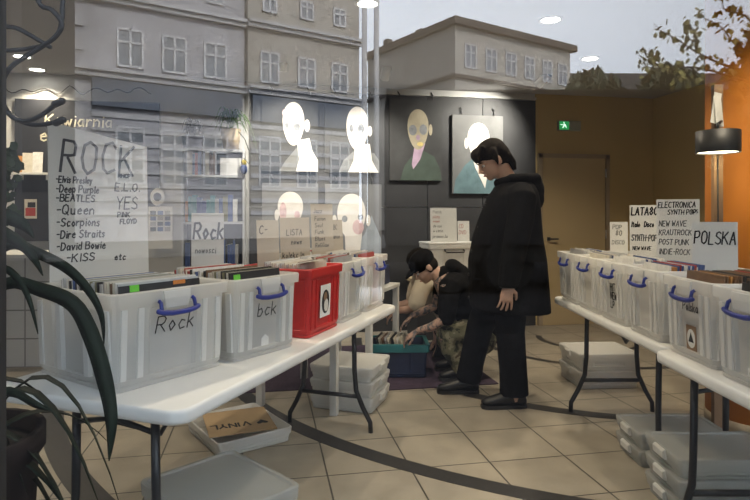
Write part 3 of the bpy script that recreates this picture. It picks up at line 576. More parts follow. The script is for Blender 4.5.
sign('white card with red and black lines above the white lidded box', .585, 5.42, 1.02, 0, .285, .36, (('Piatek', .1, .84, .03, .8, 2), ('plyty', .1, .70, .03, .8, 1), ('nowe', .1, .57, .03, .8, 1), ('do nas', .1, .43, .03, .8, 0), ('w cenie', .1, .29, .03, .8, 0), ('promocja', .08, .12, .034, .8, 0)), tilt=4)
wsl = [o for o in COL.objects if o.get('label', '').startswith('white card with red')][0]
wsl.location = WB.location+Vector((-.07, -.06, .3835)); wsl.rotation_euler = (0, 0, -.05)
s2 = sign('small white card half hidden behind the standing person', .8, 5.4, 1.0, 0, .13, .22, (('CD', .1, .65, .04, .8, 1), ('DVD', .1, .35, .04, .8, 1)), tilt=4); s2.location = WB.location+Vector((.19, .06, .3835)); s2.rotation_euler = (0, 0, -.05)
sign('white card lettered LATA 80 in the crate row by the column', 1.515, 3.28, 1.02, -20, .150, .325, (('LATA80', .06, .83, .042, .62, 0), ('Italo', .05, .62, .030, .55, 0), ('Disco', .50, .62, .030, .50, 0), ('SYNTH-POP', .06, .38, .034, .50, 2), ('NEW WAVE', .1, .22, .020, .7, 0)), pen=.17, drop=.265, tilt=3)
sign('white card listing electronic genres beside the LATA 80 card', 1.53, 2.945, 1.02, -25, .195, .350, (('ELECTRONICA', .04, .88, .028, .66, 0), ('80S', .80, .80, .018, .7, 0), ('SYNTH POP', .26, .78, .024, .72, 0), ('NEW WAVE', .06, .61, .027, .68, 2), ('KRAUTROCK', .06, .48, .027, .68, 2), ('POST PUNK', .06, .34, .027, .68, 2), ('INDIE-ROCK', .06, .20, .027, .68, 2)), pen=.15, drop=.265, tilt=3)
sign('white card lettered POLSKA next to the crate of dark brown sleeves', 1.515, 2.60, 1.0, -22, .180, .26, (('POLSKA', .05, .62, .055, .58, 0),), pen=.11, drop=.245, tilt=3)
sign('small white card with faint writing left of the LATA 80 card', 1.52, 3.63, 1.02, -12, .105, .225, (('POP', .15, .80, .026, .8, 2), ('80', .3, .62, .03, .8, 2), ('DISCO', .1, .38, .024, .8, 2)), pen=.14, drop=.265, tilt=3)
for o in COL.objects:
    if o.get('label', '').startswith('small white card with faint'): o['label'] = 'small white card with faint writing, on the door side of the LATA 80 card'

# ================================================================== portraits
def portrait(label, u0, v0, u1, v1, cfg, group=None):
    a_, c_ = wl(u0, v0, YB-.03), wl(u1, v1, YB-.03); w_ = c_.x-a_.x; h_ = a_.z-c_.z
    t = thing('portrait', label, 'painting', ((a_.x+c_.x)/2, YB-.045, c_.z)); b = MB()
    bgm, fm, sm = cfg['mats']; b.box((0, 0, h_/2), (w_, .03, h_), 0)
    def sh(pts, mi, k): b.poly([Vector(((x-.5)*w_, -.0152-.0007*k, y*h_)) for x, y in pts], (0, -1, 0), .0006, mi)
    def el(cx_, cy_, rx, ry, mi, k, n=28, egg=0.): sh([(cx_+rx*math.cos(2*math.pi*i/n)*(1-egg*(1-math.sin(2*math.pi*i/n))/2), cy_+ry*math.sin(2*math.pi*i/n)) for i in range(n)], mi, k)
    for s in cfg['shapes']:
        if s[0] == 'p': sh(s[3], s[1], s[2])
        else: el(*s[1:])
    part('canvas', b, [bgm, fm, sm]+[M['p_eye'], M['p_rose'], M['p_yel'], M['p_mauve']], t)
    b = MB()
    for s_ in (-.32, .32): b.tube([(s_*w_, .0, h_-.01), (s_*w_+.01, -.0, h_+.05), (s_*w_-.012, .005, h_+.085)], .006, 6)
    part('hook', b, M['black_metal'], t); return t
MK = lambda a, f, c: (M[a], M[f], M[c])
portrait('pale bald head portrait on dark grey beside the plant, upper row', 261.5, 94, 318, 172, dict(mats=MK('canvas', 'p_face', 'p_grey'), shapes=[('p', 2, 1, [(.30, .002), (.42, .14), (.60, .30), (.74, .36), (.92, .26), (.995, .14), (.995, .002)]), ('p', 1, 2, [(.60, .002), (.66, .16), (.62, .40), (.84, .44), (.90, .26), (.995, .15), (.995, .002)]), ('e', .56, .62, .215, .285, 1, 3, 30, .25), ('e', .80, .60, .05, .08, 1, 4), ('e', .62, .58, .055, .055, 3, 5), ('e', .44, .60, .035, .05, 3, 5), ('e', .50, .76, .14, .07, 4, 5), ('e', .52, .42, .05, .02, 4, 5)]))
portrait('pale bald head portrait in the middle of the upper row', 324.5, 96, 379, 173, dict(mats=MK('canvas', 'p_face', 'p_grey'), shapes=[('p', 2, 1, [(.25, .002), (.34, .16), (.52, .28), (.90, .26), (.995, .16), (.995, .002)]), ('p', 1, 2, [(.42, .002), (.52, .16), (.55, .38), (.82, .38), (.86, .16), (.98, .002)]), ('e', .59, .58, .225, .29, 1, 3, 30, .25), ('e', .82, .55, .04, .07, 1, 4), ('e', .66, .58, .06, .06, 3, 5), ('e', .48, .58, .035, .05, 3, 5)]))
portrait('dark portrait of a gaunt bald head with hollow eyes in a green coat', 389, 99, 441, 181, dict(mats=MK('canvas', 'p_face2', 'p_green'), shapes=[('p', 2, 1, [(.20, .002), (.28, .18), (.42, .30), (.62, .38), (.85, .30), (.97, .14), (.99, .002)]), ('p', 6, 2, [(.42, .20), (.45, .14), (.58, .26), (.68, .46), (.48, .46)]), ('e', .54, .63, .235, .25, 1, 3, 30, .30), ('e', .78, .63, .035, .07, 1, 4), ('e', .44, .62, .075, .065, 3, 5), ('e', .64, .63, .075, .065, 3, 5), ('e', .54, .53, .04, .035, 6, 5), ('e', .58, .45, .06, .025, 5, 5)]))
portrait('portrait of a white glowing head in teal behind the standing person', 451.6, 115, 502, 194, dict(mats=MK('canvas_l', 'p_face', 'p_teal'), shapes=[('p', 2, 1, [(.02, .002), (.06, .18), (.24, .36), (.42, .46), (.80, .42), (.98, .24), (.99, .002)]), ('e', .51, .68, .24, .225, 1, 3, 30, .2), ('e', .27, .64, .04, .07, 1, 4), ('e', .75, .64, .04, .07, 1, 4), ('p', 1, 4, [(.34, .56), (.44, .34), (.64, .07), (.70, .30), (.70, .56)])]))
portrait('pale bald head portrait on mid grey, lower row nearest the bookcase', 262, 183, 318, 262, dict(mats=MK('canvas_l', 'p_face', 'p_grey'), shapes=[('p', 2, 1, [(.20, .002), (.32, .2), (.64, .30), (.95, .18), (.99, .002)]), ('p', 1, 2, [(.36, .16), (.66, .16), (.68, .55), (.34, .55)]), ('e', .50, .68, .25, .215, 1, 3, 30, .2), ('e', .26, .60, .04, .07, 1, 4), ('e', .37, .64, .06, .12, 4, 5), ('e', .62, .60, .05, .05, 4, 5)]))
portrait('pale portrait head with a rosy cheek in a light coat, lower row', 325, 184, 381, 266, dict(mats=MK('canvas_l', 'p_face', 'p_light'), shapes=[('p', 2, 1, [(.25, .002), (.40, .16), (.70, .40), (.82, .62), (.99, .34), (.99, .002)]), ('p', 1, 2, [(.36, .10), (.60, .10), (.66, .45), (.34, .45)]), ('e', .46, .61, .285, .275, 1, 3, 30, .25), ('e', .16, .56, .04, .07, 1, 4), ('e', .76, .56, .04, .07, 1, 4), ('e', .58, .48, .10, .09, 4, 5), ('e', .34, .58, .05, .04, 3, 5), ('e', .62, .60, .05, .04, 3, 5)]))

# ================================================================== chalkboard corner, bookcase, counter
a_, c_ = wl(16, 99), wl(160, 240); bw, bh = c_.x-a_.x, a_.z-c_.z
CB = thing('chalkboard', 'big black chalkboard on the pale wall behind the ROCK poster', 'chalkboard', ((a_.x+c_.x)/2, YB-.002, c_.z))
b = MB(); b.box((0, -.015, bh/2), (bw, .03, bh)); part('board', b, M['books_dark'], CB)
b = MB(); q0 = wl(46, 126); write(b, 'Kawiarnia', q0.x-(a_.x+c_.x)/2, q0.z-c_.z, .115, (0, -.03, 0), (1, 0, 0), (0, 0, 1), (0, -1, 0), .014, .1, .9)
q0 = wl(41, 141); write(b, 'e', q0.x-(a_.x+c_.x)/2, q0.z-c_.z, .12, (0, -.03, 0), (1, 0, 0), (0, 0, 1), (0, -1, 0), .014); part('lettering', b, M['chalk'], CB)
s0, s1 = wl(18, 173), wl(56, 173); LS = thing('wall_ledge', 'narrow white ledge of postcards fixed to the chalkboard', 'shelf', ((s0.x+s1.x)/2, YB-.03, s0.z))
b = MB(); b.box((0, -.05, -.01), (s1.x-s0.x, .10, .02)); part('shelf_board', b, M['white_gloss'], LS)
b = MB()
for sx in (-.12, .12): b.box((sx, -.03, -.045), (.02, .06, .05))
part('bracket', b, M['white_gloss'], LS)
for k, (du, col, ww, hh) in enumerate(((23, 9, .10, .16), (32, 1, .11, .19), (41, 0, .09, .20))):
    q0 = wl(du, 173); b = MB(); b.box((0, 0, hh/2), (ww, .006, hh), 0, Matrix.Rotation(math.radians(-5), 3, 'X'))
    solo('postcard', b, RC[col], ('orange', 'ivory', 'white')[k]+' printed card standing on the chalkboard ledge', 'card', (q0.x, YB-.085, s0.z+.002))
q0 = wl(32, 218); b = MB(); b.box((0, 0, .09), (.11, .006, .19)); b.box((0, -.004, .06), (.09, .004, .08), 1); b.box((.01, -.004, .13), (.07, .004, .05), 2)
solo('small_picture', b, [RC[1], RC[6], RC[3]], 'small red and black picture on the chalkboard below the ledge', 'picture', (q0.x, YB-.034, q0.z))
q0 = wl(161, 248); b = MB(); b.box((0, 0, .21), (.235, .004, .43))
for i in range(4):
    for j in range(3): b.box((-.07+.07*j, -.003, .36-.055*i), (.055, .003, .042), 1+(i+j) % 3)
solo('calendar', b, [M['paper'], RC[3], RC[4], RC[2]], 'white calendar sheet with rows of small pictures on the pale wall', 'calendar', (q0.x, YB-.036, q0.z))
q0 = wl(158, 197); b = MB(); b.poly([(.07*math.cos(i*.4488), 0, .09*math.sin(i*.4488)) for i in range(14)], (0, -1, 0), .004); b.poly([(.04*math.cos(i*.6283), -.004, .045*math.sin(i*.6283)) for i in range(10)], (0, -1, 0), .003, 1)
solo('wall_sticker', b, [M['paper'], RC[3]], 'round white sticker on the wall above the calendar', 'sticker', (q0.x, YB-.032, q0.z))
# garland of wire along the wall
b = MB(); P_ = []
for i in range(44):
    u = 5+3.4*i; q0 = wl(u, 88+2.5*math.sin(i*.9)+4*abs(math.sin(i*.33)), YB-.02); P_.append(q0)
b.tube(P_, .005, 6); solo('wire_garland', b, M['rubber'], 'thin dark wire garland looped along the wall above the chalkboard', 'garland')
# bookcase
k0, k1 = wl(181, 148, 6.0), wl(245, 148, 6.0); bw = k1.x-k0.x; bz = k0.z
BK = thing('bookcase', 'open white bookcase with a plant on top beside the portraits', 'bookcase', ((k0.x+k1.x)/2, 6.13, 0))
b = MB()
for sx in (-1, 1): b.box((sx*(bw/2-.012), 0, bz/2), (.024, .28, bz))
part('side_panel', b, M['steel_cab'], BK)
shelves = [bz-.0125]+[wl(200, v, 6.0).z for v in (176, 223, 268)]+[.38, .06]
for z in shelves:
    b = MB(); b.box((0, 0, z), (bw-.05, .27, .024)); part('shelf', b, M['steel_cab'], BK)
b = MB(); b.box((0, .137, bz/2), (bw-.04, .006, bz-.02)); part('back_panel', b, M['canvas_l'], BK)
rnd = random.Random(3); bmeshes = {}
for (si, x0, x1, cols, grp) in ((1, -.30, .02, (5, 3, 2, 4, 1, 6), 'books on the upper bookcase shelf'), (2, -.29, .24, (8, 1, 4, 4, 9, 2, 10, 4, 0), 'books on the middle bookcase shelf'), (3, -.29, .25, (3, 3, 4, 4, 3, 4, 2), 'books on the lower bookcase shelf')):
    x = x0*bw/.66; xe = x1*bw/.66
    while x < xe:
        tw = round(rnd.uniform(.018, .05), 3); hh = round(rnd.uniform(.20, .27), 3); ci = rnd.choice(cols); room = shelves[si-1]-shelves[si]-.03
        hh = min(hh, room); b = MB(); b.box((0, 0, hh/2), (tw, .17, hh)); b.box((0, .003, hh/2), (tw-.006, .166, hh+.001), 1)
        s = link('book', b.mesh('book', [RC[ci], RC[11]]), None, ((k0.x+k1.x)/2+x+tw/2, 6.088, shelves[si]+.0138)); tag(s, 'book standing in the row '+{1: 'on the upper shelf of the white bookcase', 2: 'on the middle shelf of the white bookcase', 3: 'on the lower shelf of the white bookcase'}[si], 'book', grp)
        x += tw+.003
b = MB(); b.box((0, 0, .085), (.21, .13, .17)); solo('box', b, M['paper'], 'bright white box on the upper shelf of the bookcase', 'box', ((k0.x+k1.x)/2+.17, 6.075, shelves[1]+.0138))
b = MB(); b.ell((0, 0, .05), (.035, .02, .05), None, 12, 8, 0); b.ell((0, 0, .12), (.025, .018, .03), None, 12, 8, 1); solo('ornament', b, [RC[4], M['yellow']], 'small yellow and blue ornament fixed on the bookcase post', 'ornament', ((k0.x+k1.x)/2+bw/2-.01, 5.965, shelves[1]+.02))
# spider plant on the bookcase
def arch_leaf(b, base, az, L, rise, drop, wd, n=9, mi=0, fold=.25):
    P_ = []; d = Vector((math.cos(az), math.sin(az), 0)); s_ = Vector((-d.y, d.x, 0))
    for i in range(n+1):
        k = i/n; P_.append((Vector(base)+d*L*k+Vector((0, 0, rise*4*k*(1-k)*.6+rise*k*.4-drop*k*k)), wd*(.35+.65*math.sin(math.pi*min(1, k*1.15+.02))) if k < .85 else wd*(1-k)*3.2+.0005))
    blade(b, P_, s_, fold, mi)
def blade(b, P_, s_, fold=.25, mi=0):
    v = []; f = []; up = Vector((0, 0, 1))
    for p, q in P_: v += [p-s_*q+up*q*fold, p-up*.0012, p+s_*q+up*q*fold, p+up*.0012]
    for i in range(len(P_)-1):
        for j in range(4): f.append((i*4+j, i*4+(j+1) % 4, i*4+4+(j+1) % 4, i*4+4+j))
    f += [(0, 1, 2, 3), tuple(len(P_)*4-4+j for j in (3, 2, 1, 0))]; b.add(v, f, mi, True)
q0 = wl(231, 148, 6.05); SP = thing('spider_plant', 'spider plant spilling from a pale wooden pot on top of the bookcase', 'plant', (q0.x, q0.y, bz+.0020))
b = MB(); rg = lambda r, z: [(r*math.cos(i*math.pi/12), r*math.sin(i*math.pi/12), z) for i in range(24)]
b.loft([rg(.075, 0), rg(.10, .20), rg(.092, .20), rg(.08, .17)]); part('pot', b, M['wood'], SP)
b = MB(); rnd = random.Random(5)
for i in range(36):
    az = rnd.uniform(0, 6.28); L_ = rnd.uniform(.15, .34); out = az < .5 or az > 5.6
    if math.sin(az) > 0: L_ = min(L_, .20/max(.2, math.sin(az)))
    if 2.2 < az < 4.1: L_ = min(L_, .2)
    arch_leaf(b, (0, 0, .20), az, L_, rnd.uniform(.12, .28), rnd.uniform(.25, .48) if out and L_ > .24 else rnd.uniform(.02, .14), rnd.uniform(.008, .014))
part('foliage', b, M['leaf2'], SP)
b = MB(); b.tube([(.07, -.05, .18), (.14, -.13, .09), (.2, -.16, -.08), (.18, -.17, -.16), (.13, -.17, -.1)], .004, 6); part('runner', b, M['leaf'], SP)
q0 = wl(193, 148, 6.05); DP = thing('potted_plant', 'dark bushy plant in a black pot on the bookcase beside the spider plant', 'plant', (q0.x, q0.y, bz+.0020))
b = MB(); b.cyl((0, 0, 0), .09, .12, 24, 0, .11); part('pot', b, M['pot'], DP); b = MB()
for i in range(40): arch_leaf(b, (0, 0, .12), rnd.uniform(0, 6.28), rnd.uniform(.06, .12), rnd.uniform(.10, .24), rnd.uniform(.0, .08), rnd.uniform(.014, .022))
part('foliage', b, M['leaf'], DP)
# tiled counter
p = pt(-3.25, 4.9); CT = thing('counter', 'white tiled counter behind the long table by the pale wall', 'counter', p, -A+.05)
b = MB(); b.box((0, .3, .46), (1.7, .6, .92)); part('body', b, M['counter'], CT); b = MB(); b.box((0, .3, .935), (1.74, .64, .03)); part('worktop', b, M['white_gloss'], CT)

# ================================================================== people
def fuse(mb, name, mats, parent, voxel=.007, smooth=4):
    me = mb.mesh(name+'_raw', M['skin']); o = bpy.data.objects.new('tmp', me); COL.objects.link(o)
    m = o.modifiers.new('r', 'REMESH'); m.mode = 'VOXEL'; m.voxel_size = voxel
    m = o.modifiers.new('s', 'SMOOTH'); m.iterations = smooth; m.factor = .5
    dg = bpy.context.evaluated_depsgraph_get(); n = bpy.data.meshes.new_from_object(o.evaluated_get(dg)); n.name = name
    bpy.data.objects.remove(o); bpy.data.meshes.remove(me)
    n.materials.clear()
    for q in (mats if isinstance(mats, list) else [mats]): n.materials.append(q)
    n.polygons.foreach_set('use_smooth', [True]*len(n.polygons)); n.update()
    if parent is None: return n
    return link(name, n, parent)
def head_frame(c, yaw, pitch, roll=0.):
    """head axes: local -x is where the face looks"""
    return Vector(c), (Matrix.Rotation(math.radians(yaw), 3, 'Z') @ Matrix.Rotation(math.radians(-pitch), 3, 'Y') @ Matrix.Rotation(math.radians(roll), 3, 'X'))
def add_head(b, c, R, s=1.0):
    q = lambda x, y, z: Vector(c)+R @ Vector((x*s, y*s, z*s))
    b.ell(q(.012, 0, .035), (.098*s, .076*s, .090*s), R, 20, 14)
    b.ell(q(-.035, 0, -.035), (.060*s, .060*s, .075*s), R, 18, 12)
    b.ell(q(-.062, 0, -.082), (.030*s, .034*s, .024*s), R, 14, 8)
    b.tube([q(-.080, 0, .030), q(-.098, 0, .0), q(-.110, 0, -.020), q(-.096, 0, -.030)], [.010*s, .012*s, .015*s, .011*s], 10, round_ends=True)
    for sy in (-1, 1):
        b.ell(q(-.102, sy*.011, -.024), (.010*s, .009*s, .008*s), R, 8, 6)
        b.ell(q(.012, sy*.079, -.005), (.022*s, .010*s, .034*s), R, 12, 8)
        b.ell(q(-.070, sy*.036, .026), (.018*s, .026*s, .010*s), R, 10, 6)
    b.ell(q(-.088, 0, -.052), (.012*s, .024*s, .006*s), R, 10, 6); b.ell(q(-.086, 0, -.062), (.012*s, .022*s, .006*s), R, 10, 6)
def face_parts(t, c, R, s=1.0):
    q = lambda x, y, z: Vector(c)+R @ Vector((x*s, y*s, z*s))
    for sy in (-1, 1):
        b = MB(); b.ell(q(-.080, sy*.033, .008), (.010*s, .014*s, .009*s), R, 12, 8, 0); b.ell(q(-.0875, sy*.033, .007), (.004*s, .006*s, .006*s), R, 10, 6, 1); part('eye', b, [M['eye'], M['iris']], t)
        b = MB(); b.tube([q(-.089, sy*.016, .030), q(-.090, sy*.034, .036), q(-.078, sy*.052, .030)], [.004*s, .005*s, .003*s], 6); part('eyebrow', b, M['hair'], t)
    b = MB(); b.tube([q(-.090, -.022, -.056), q(-.0985, -.008, -.055), q(-.0985, .008, -.055), q(-.090, .022, -.056)], [.003, .006*s, .006*s, .003], 8); part('lips', b, M['lip'], t)
def hand(b, w, d, palm, s=1.0, curl=.5, side=1):
    """w: wrist; d: direction of the fingers; palm: palm normal; side: which way the thumb lies"""
    w, d, palm = Vector(w), Vector(d).normalized(), Vector(palm).normalized(); a_ = d.cross(palm).normalized()*side; palm = a_.cross(d).normalized()*side
    ring = lambda k, wd, th: [w+d*k*s+a_*wd*s*math.cos(i*math.pi/6)+palm*th*s*math.sin(i*math.pi/6) for i in range(12)]
    b.loft([ring(-.03, .026, .020), ring(.0, .028, .018), ring(.03, .037, .018), ring(.065, .042, .016), ring(.092, .040, .013), ring(.100, .030, .008)])
    for off, L, r in ((.0325, .068, .0082), (.0110, .078, .0086), (-.0105, .073, .0084), (-.0315, .058, .0074)):
        P_ = [w+d*.075*s+a_*off*s]; ang = 0.
        p = w+d*.094*s+a_*off*1.08*s
        for sg, k in ((.45, .5), (.32, .8), (.23, .7)):
            P_.append(p.copy()); ang += curl*k; dd = d*math.cos(ang)+palm*math.sin(ang)+a_*off*5.0; p = p+dd.normalized()*L*sg*s
        P_.append(p); b.tube(P_, [r*s*1.05, r*s*1.05, r*s, r*s*.92, r*s*.75], 8, round_ends=True)
    p = w+d*.022*s+a_*.030*s; p1 = p+(d*.55+a_*.75+palm*.25).normalized()*.038*s; p2 = p1+(d*.9+a_*.25+palm*.3).normalized()*.032*s; p3 = p2+(d*.95+palm*.35).normalized()*.024*s
    b.tube([w+d*.01*s+a_*.012*s, p, p1, p2, p3], [.014*s, .014*s, .0115*s, .010*s, .0078*s], 8, round_ends=True)
def shoe(t, c, yaw, L=.285):
    R = Matrix.Rotation(math.radians(yaw), 3, 'Z'); c = Vector(c); q = lambda x, y, z: c+R @ Vector((x, y, z)); n = 16
    def ring(x, wd, z0, zc, hz): return [q(x, wd*math.cos(i*2*math.pi/n), z0+max(0, zc+hz*math.sin(i*2*math.pi/n)) if True else 0) for i in range(n)]
    b = MB(); st = ((.095, .022, .03, .022), (.085, .034, .045, .04), (.05, .038, .06, .055), (.0, .040, .055, .052), (-.06, .043, .045, .040), (-.12, .046, .035, .030), (-.165, .040, .028, .022), (-.188, .022, .022, .012))
    b.loft([ring(x*L/.285, wd, .016, zc, hz) for x, wd, zc, hz in st]); u = part('shoe', b, M['shoe'], t)
    b = MB(); o = [(x*L/.285*1.02, wd*1.06) for x, wd, _, _ in st]; P_ = [q(x, wd_, 0) for x, wd_ in o]+[q(x, -wd_, 0) for x, wd_ in reversed(o)]; b.poly(P_, (0, 0, 1), .022)
    link('sole', b.mesh('sole', M['sole']), u)
    b = MB()
    for k in range(3): b.tube([q(-.03-.028*k, -.026, .098-.014*k), q(-.032-.028*k, 0, .106-.014*k), q(-.03-.028*k, .026, .098-.014*k)], .003, 6)
    link('laces', b.mesh('laces', M['rubber']), u)
def rings_garment(b, rows, n=28, sq=2.5):
    """rows: (z, x_front, x_back, half_width, y_centre, tilt) -> superellipse rings"""
    R_ = []
    for z, xf, xb, hy, yc, tl in rows:
        r = []
        for i in range(n):
            a_ = 2*math.pi*i/n; c, s = math.cos(a_), math.sin(a_); cx_ = (xf+xb)/2; rx = (xb-xf)/2
            x = cx_+rx*math.copysign(abs(c)**(2/sq), c); y = yc+hy*math.copysign(abs(s)**(2/sq), s); r.append((x, y, z+tl*(x-cx_)))
        R_.append(r)
    b.loft(R_)
# ---- standing person
P1 = thing('person', 'standing person in a long black hooded parka looking down at the crates', 'person', pt(.865, 4.03), -A)
hc, hR = head_frame((-.052, 0, 1.660), 6, 33)
b = MB(); add_head(b, hc, hR, 1.06)
b.tube([(.10, 0, 1.42), (.07, 0, 1.50), (.03, 0, 1.57), (.0, 0, 1.63)], [.085, .066, .060, .058], 16)
b.ell((.07, 0, 1.28), (.13, .19, .26)); b.ell((.06, 0, .98), (.12, .165, .24))
for sy in (-1, 1): b.tube([(.09, sy*.13, 1.44), (.10, sy*.20, 1.42), (.045, sy*.265, 1.12), (.0, sy*.285, .835)], [.06, .055, .042, .028], 12, round_ends=True)
hand(b, (-.012, -.285, .835), (-.12, -.05, -1), (-.10, 1, 0), 1.05, .48, 1); hand(b, (-.03, .285, .835), (-.25, 0, -1), (-.10, -1, 0), 1.0, .5, -1)
b.tube([(.06, -.09, .92), (.05, -.105, .52), (.065, -.13, .07)], [.088, .06, .042], 14, round_ends=True); b.tube([(.05, .09, .92), (-.10, .12, .50), (-.19, .19, .09)], [.088, .06, .042], 14, round_ends=True)
fuse(b, 'body', M['skin'], P1, .0045, 2); face_parts(P1, hc, hR, 1.06)
b = MB(); q = lambda x, y, z: hc+hR @ Vector((x*1.06, y*1.06, z*1.06))
b.ell(q(.020, 0, .056), (.112, .092, .094), hR, 22, 14); b.ell(q(.065, 0, .010), (.070, .084, .095), hR, 20, 12); b.ell(q(-.058, 0, .085), (.055, .074, .050), hR, 18, 10)
for k in range(9): b.tube([q(-.03, -.064+.016*k, .115), q(-.076, -.066+.0165*k, .090), q(-.090, -.060+.015*k, .052+.010*(k % 3)), q(-.092, -.058+.0145*k, .034+.010*(k % 3))], [.016, .013, .008, .004], 8, round_ends=True)
for sy in (-1, 1): b.tube([q(.012, sy*.080, .06), q(.002, sy*.088, .018), q(-.006, sy*.084, -.030)], [.026, .020, .007], 8, round_ends=True)
for k in range(7): b.tube([q(.09, -.06+.02*k, -.02), q(.094, -.06+.02*k, -.075), q(.084, -.055+.018*k, -.122)], [.024, .020, .008], 8, round_ends=True)
fuse(b, 'hair', M['hair'], P1, .008, 2)
b = MB()
rings_garment(b, ((.632, -.185, .335, .265, 0, -.02), (.655, -.205, .334, .268, 0, -.02), (.73, -.212, .328, .266, 0, 0), (.86, -.216, .318, .262, 0, 0), (.98, -.215, .308, .256, 0, 0), (1.14, -.183, .280, .250, 0, 0), (1.25, -.150, .268, .252, 0, .05), (1.36, -.110, .258, .250, 0, .1), (1.43, -.076, .245, .235, 0, .1), (1.475, -.045, .228, .195, 0, .1), (1.51, -.025, .205, .145, 0, .12), (1.535, -.020, .180, .110, 0, .14), (1.55, -.010, .165, .098, 0, .16)))
for sy in (-1, 1):
    b.tube([(.095, sy*.16, 1.44), (.10, sy*.215, 1.40), (.075, sy*.262, 1.26), (.042, sy*.285, 1.12), (.015, sy*.292, .97), (-.008, sy*.290, .855), (-.010, sy*.290, .825)], [.085, .094, .088, .082, .074, .066, .066], 16, round_ends=False)
jk = fuse(b, 'parka', M['black_cloth'], P1, .010, 4)
b = MB(); b.tube([(.03, -.11, 1.52), (.0, -.07, 1.515), (-.02, 0, 1.505), (.0, .07, 1.515), (.03, .11, 1.52)], [.030, .030, .028, .030, .030], 10)
rows = []
b.ell((.215, 0, 1.455), (.085, .135, .105)); b.ell((.235, 0, 1.40), (.065, .11, .09)); b.tube([(.05, -.115, 1.53), (.15, -.12, 1.53), (.22, -.08, 1.53), (.245, 0, 1.52), (.22, .08, 1.53), (.15, .12, 1.53), (.05, .115, 1.53)], [.035, .04, .045, .048, .045, .04, .035], 12, round_ends=True)
fuse(b, 'hood', M['black_cloth'], P1, .010, 4)
b = MB()
for z in (1.36, 1.2, 1.04, .88, .72): x = -.225+(max(0, z-.98))*.3; b.ell((x+.003, -.03, z), (.006, .012, .012), None, 10, 6)
part('button', b, M['shoe'], P1)
b = MB(); b.tube([(-.010+.052*math.cos(i*.6283), -.288+.048*math.sin(i*.6283), .828) for i in range(11)], .007, 6); part('bracelet', b, M['bracelet'], P1)
b = MB(); b.tube([(.06, -.085, .93), (.05, -.10, .72), (.045, -.105, .50), (.060, -.125, .25), (.066, -.13, .085)], [.125, .115, .097, .092, .096], 18)
b.tube([(.05, .085, .93), (-.04, .10, .70), (-.12, .12, .48), (-.165, .165, .25), (-.19, .19, .095)], [.122, .112, .095, .088, .090], 18)
fuse(b, 'trousers', M['trousers'], P1, .009, 3)
shoe(P1, (.045, -.13, 0), 4, .30); shoe(P1, (-.215, .19, 0), 3, .30)
# ---- crouching person with a cap
P2 = thing('person', 'crouching person in a black cap and camouflage trousers leafing through records', 'person', pt(.605, 4.66, .003), -A)
hc, hR = head_frame((-.205, 0, .862), 10, 42)
b = MB(); add_head(b, hc, hR, 1.0)
b.tube([(-.05, 0, .74), (-.10, 0, .80), (-.15, 0, .84)], [.075, .062, .058], 14); b.tube([(.24, 0, .36), (.16, 0, .50), (.05, 0, .66), (-.02, 0, .74)], [.15, .14, .155, .12], 18, flat=1.0, round_ends=True)
b.tube([(-.02, -.12, .75), (-.05, -.20, .73), (-.06, -.24, .50), (-.17, -.22, .43), (-.275, -.16, .385)], [.06, .06, .048, .036, .026], 12, round_ends=True)
b.tube([(-.02, .12, .75), (-.05, .19, .72), (-.09, .22, .52), (-.20, .20, .48), (-.29, .16, .45)], [.06, .06, .046, .036, .026], 12, round_ends=True)
hand(b, (-.285, -.155, .38), (-.7, .25, -.55), (.5, .2, -.8), .98, .5, 1); hand(b, (-.295, .155, .445), (-.75, -.1, -.6), (.4, -.2, -.8), .98, .45, -1)
for sy in (-1, 1): b.tube([(.22, sy*.09, .34), (.02, sy*.15, .37), (-.06, sy*.155, .34), (.04, sy*.15, .16), (.10, sy*.15, .07)], [.09, .075, .062, .052, .04], 12, round_ends=True)
fuse(b, 'body', M['tattoo'], P2, .0065, 3)
b2 = MB(); add_head(b2, hc, hR, 1.015); b2.tube([(-.06, 0, .76), (-.10, 0, .80), (-.15, 0, .84)], [.070, .063, .060], 14); fuse(b2, 'face', M['skin'], P2, .006, 3)
face_parts(P2, hc, hR, 1.02); q = lambda x, y, z: hc+hR @ Vector((x, y, z))
b = MB(); b.ell(q(.04, 0, -.005), (.072, .084, .075), hR, 18, 12); fuse(b, 'hair', M['hair'], P2, .007, 2)
b = MB(); b.ell(q(.010, 0, .058), (.116, .094, .088), hR, 22, 14); cap = fuse(b, 'cap', M['black_cloth'], P2, .007, 2)
b = MB()
for (x, wd, dz) in ((0, 0, 0),): 
    P_ = [q(-.085-.095*math.sin(math.pi*i/12), -.072*math.cos(math.pi*i/12), .050-.014*math.sin(math.pi*i/12)) for i in range(13)]; b.poly(P_, hR @ Vector((0, 0, 1)), .006)
link('brim', b.mesh('brim', M['black_cloth']), cap)
b = MB(); b.tube([(.27, 0, .40), (.20, 0, .52), (.09, 0, .66), (.0, 0, .76), (-.05, 0, .795)], [.175, .178, .19, .15, .085], 20, round_ends=True)
for sy in (-1, 1): b.tube([(.02, sy*.10, .74), (-.03, sy*.185, .73), (-.05, sy*.225, .62), (-.06, sy*.235, .50)], [.10, .09, .078, .066], 14, round_ends=True)
fuse(b, 'jacket', M['black_cloth'], P2, .010, 4)
b = MB(); b.ell((.03, 0, .86), (.085, .12, .065), Matrix.Rotation(.6, 3, 'Y')); b.ell((.07, 0, .82), (.08, .11, .07)); fuse(b, 'hood', M['black_cloth'], P2, .010, 3)
b = MB()
for sy in (-1, 1): b.tube([(.24, sy*.085, .32), (.08, sy*.14, .37), (-.045, sy*.155, .355), (-.02, sy*.155, .25), (.05, sy*.152, .16), (.068, sy*.15, .09)], [.115, .105, .088, .082, .080, .078], 16, round_ends=True)
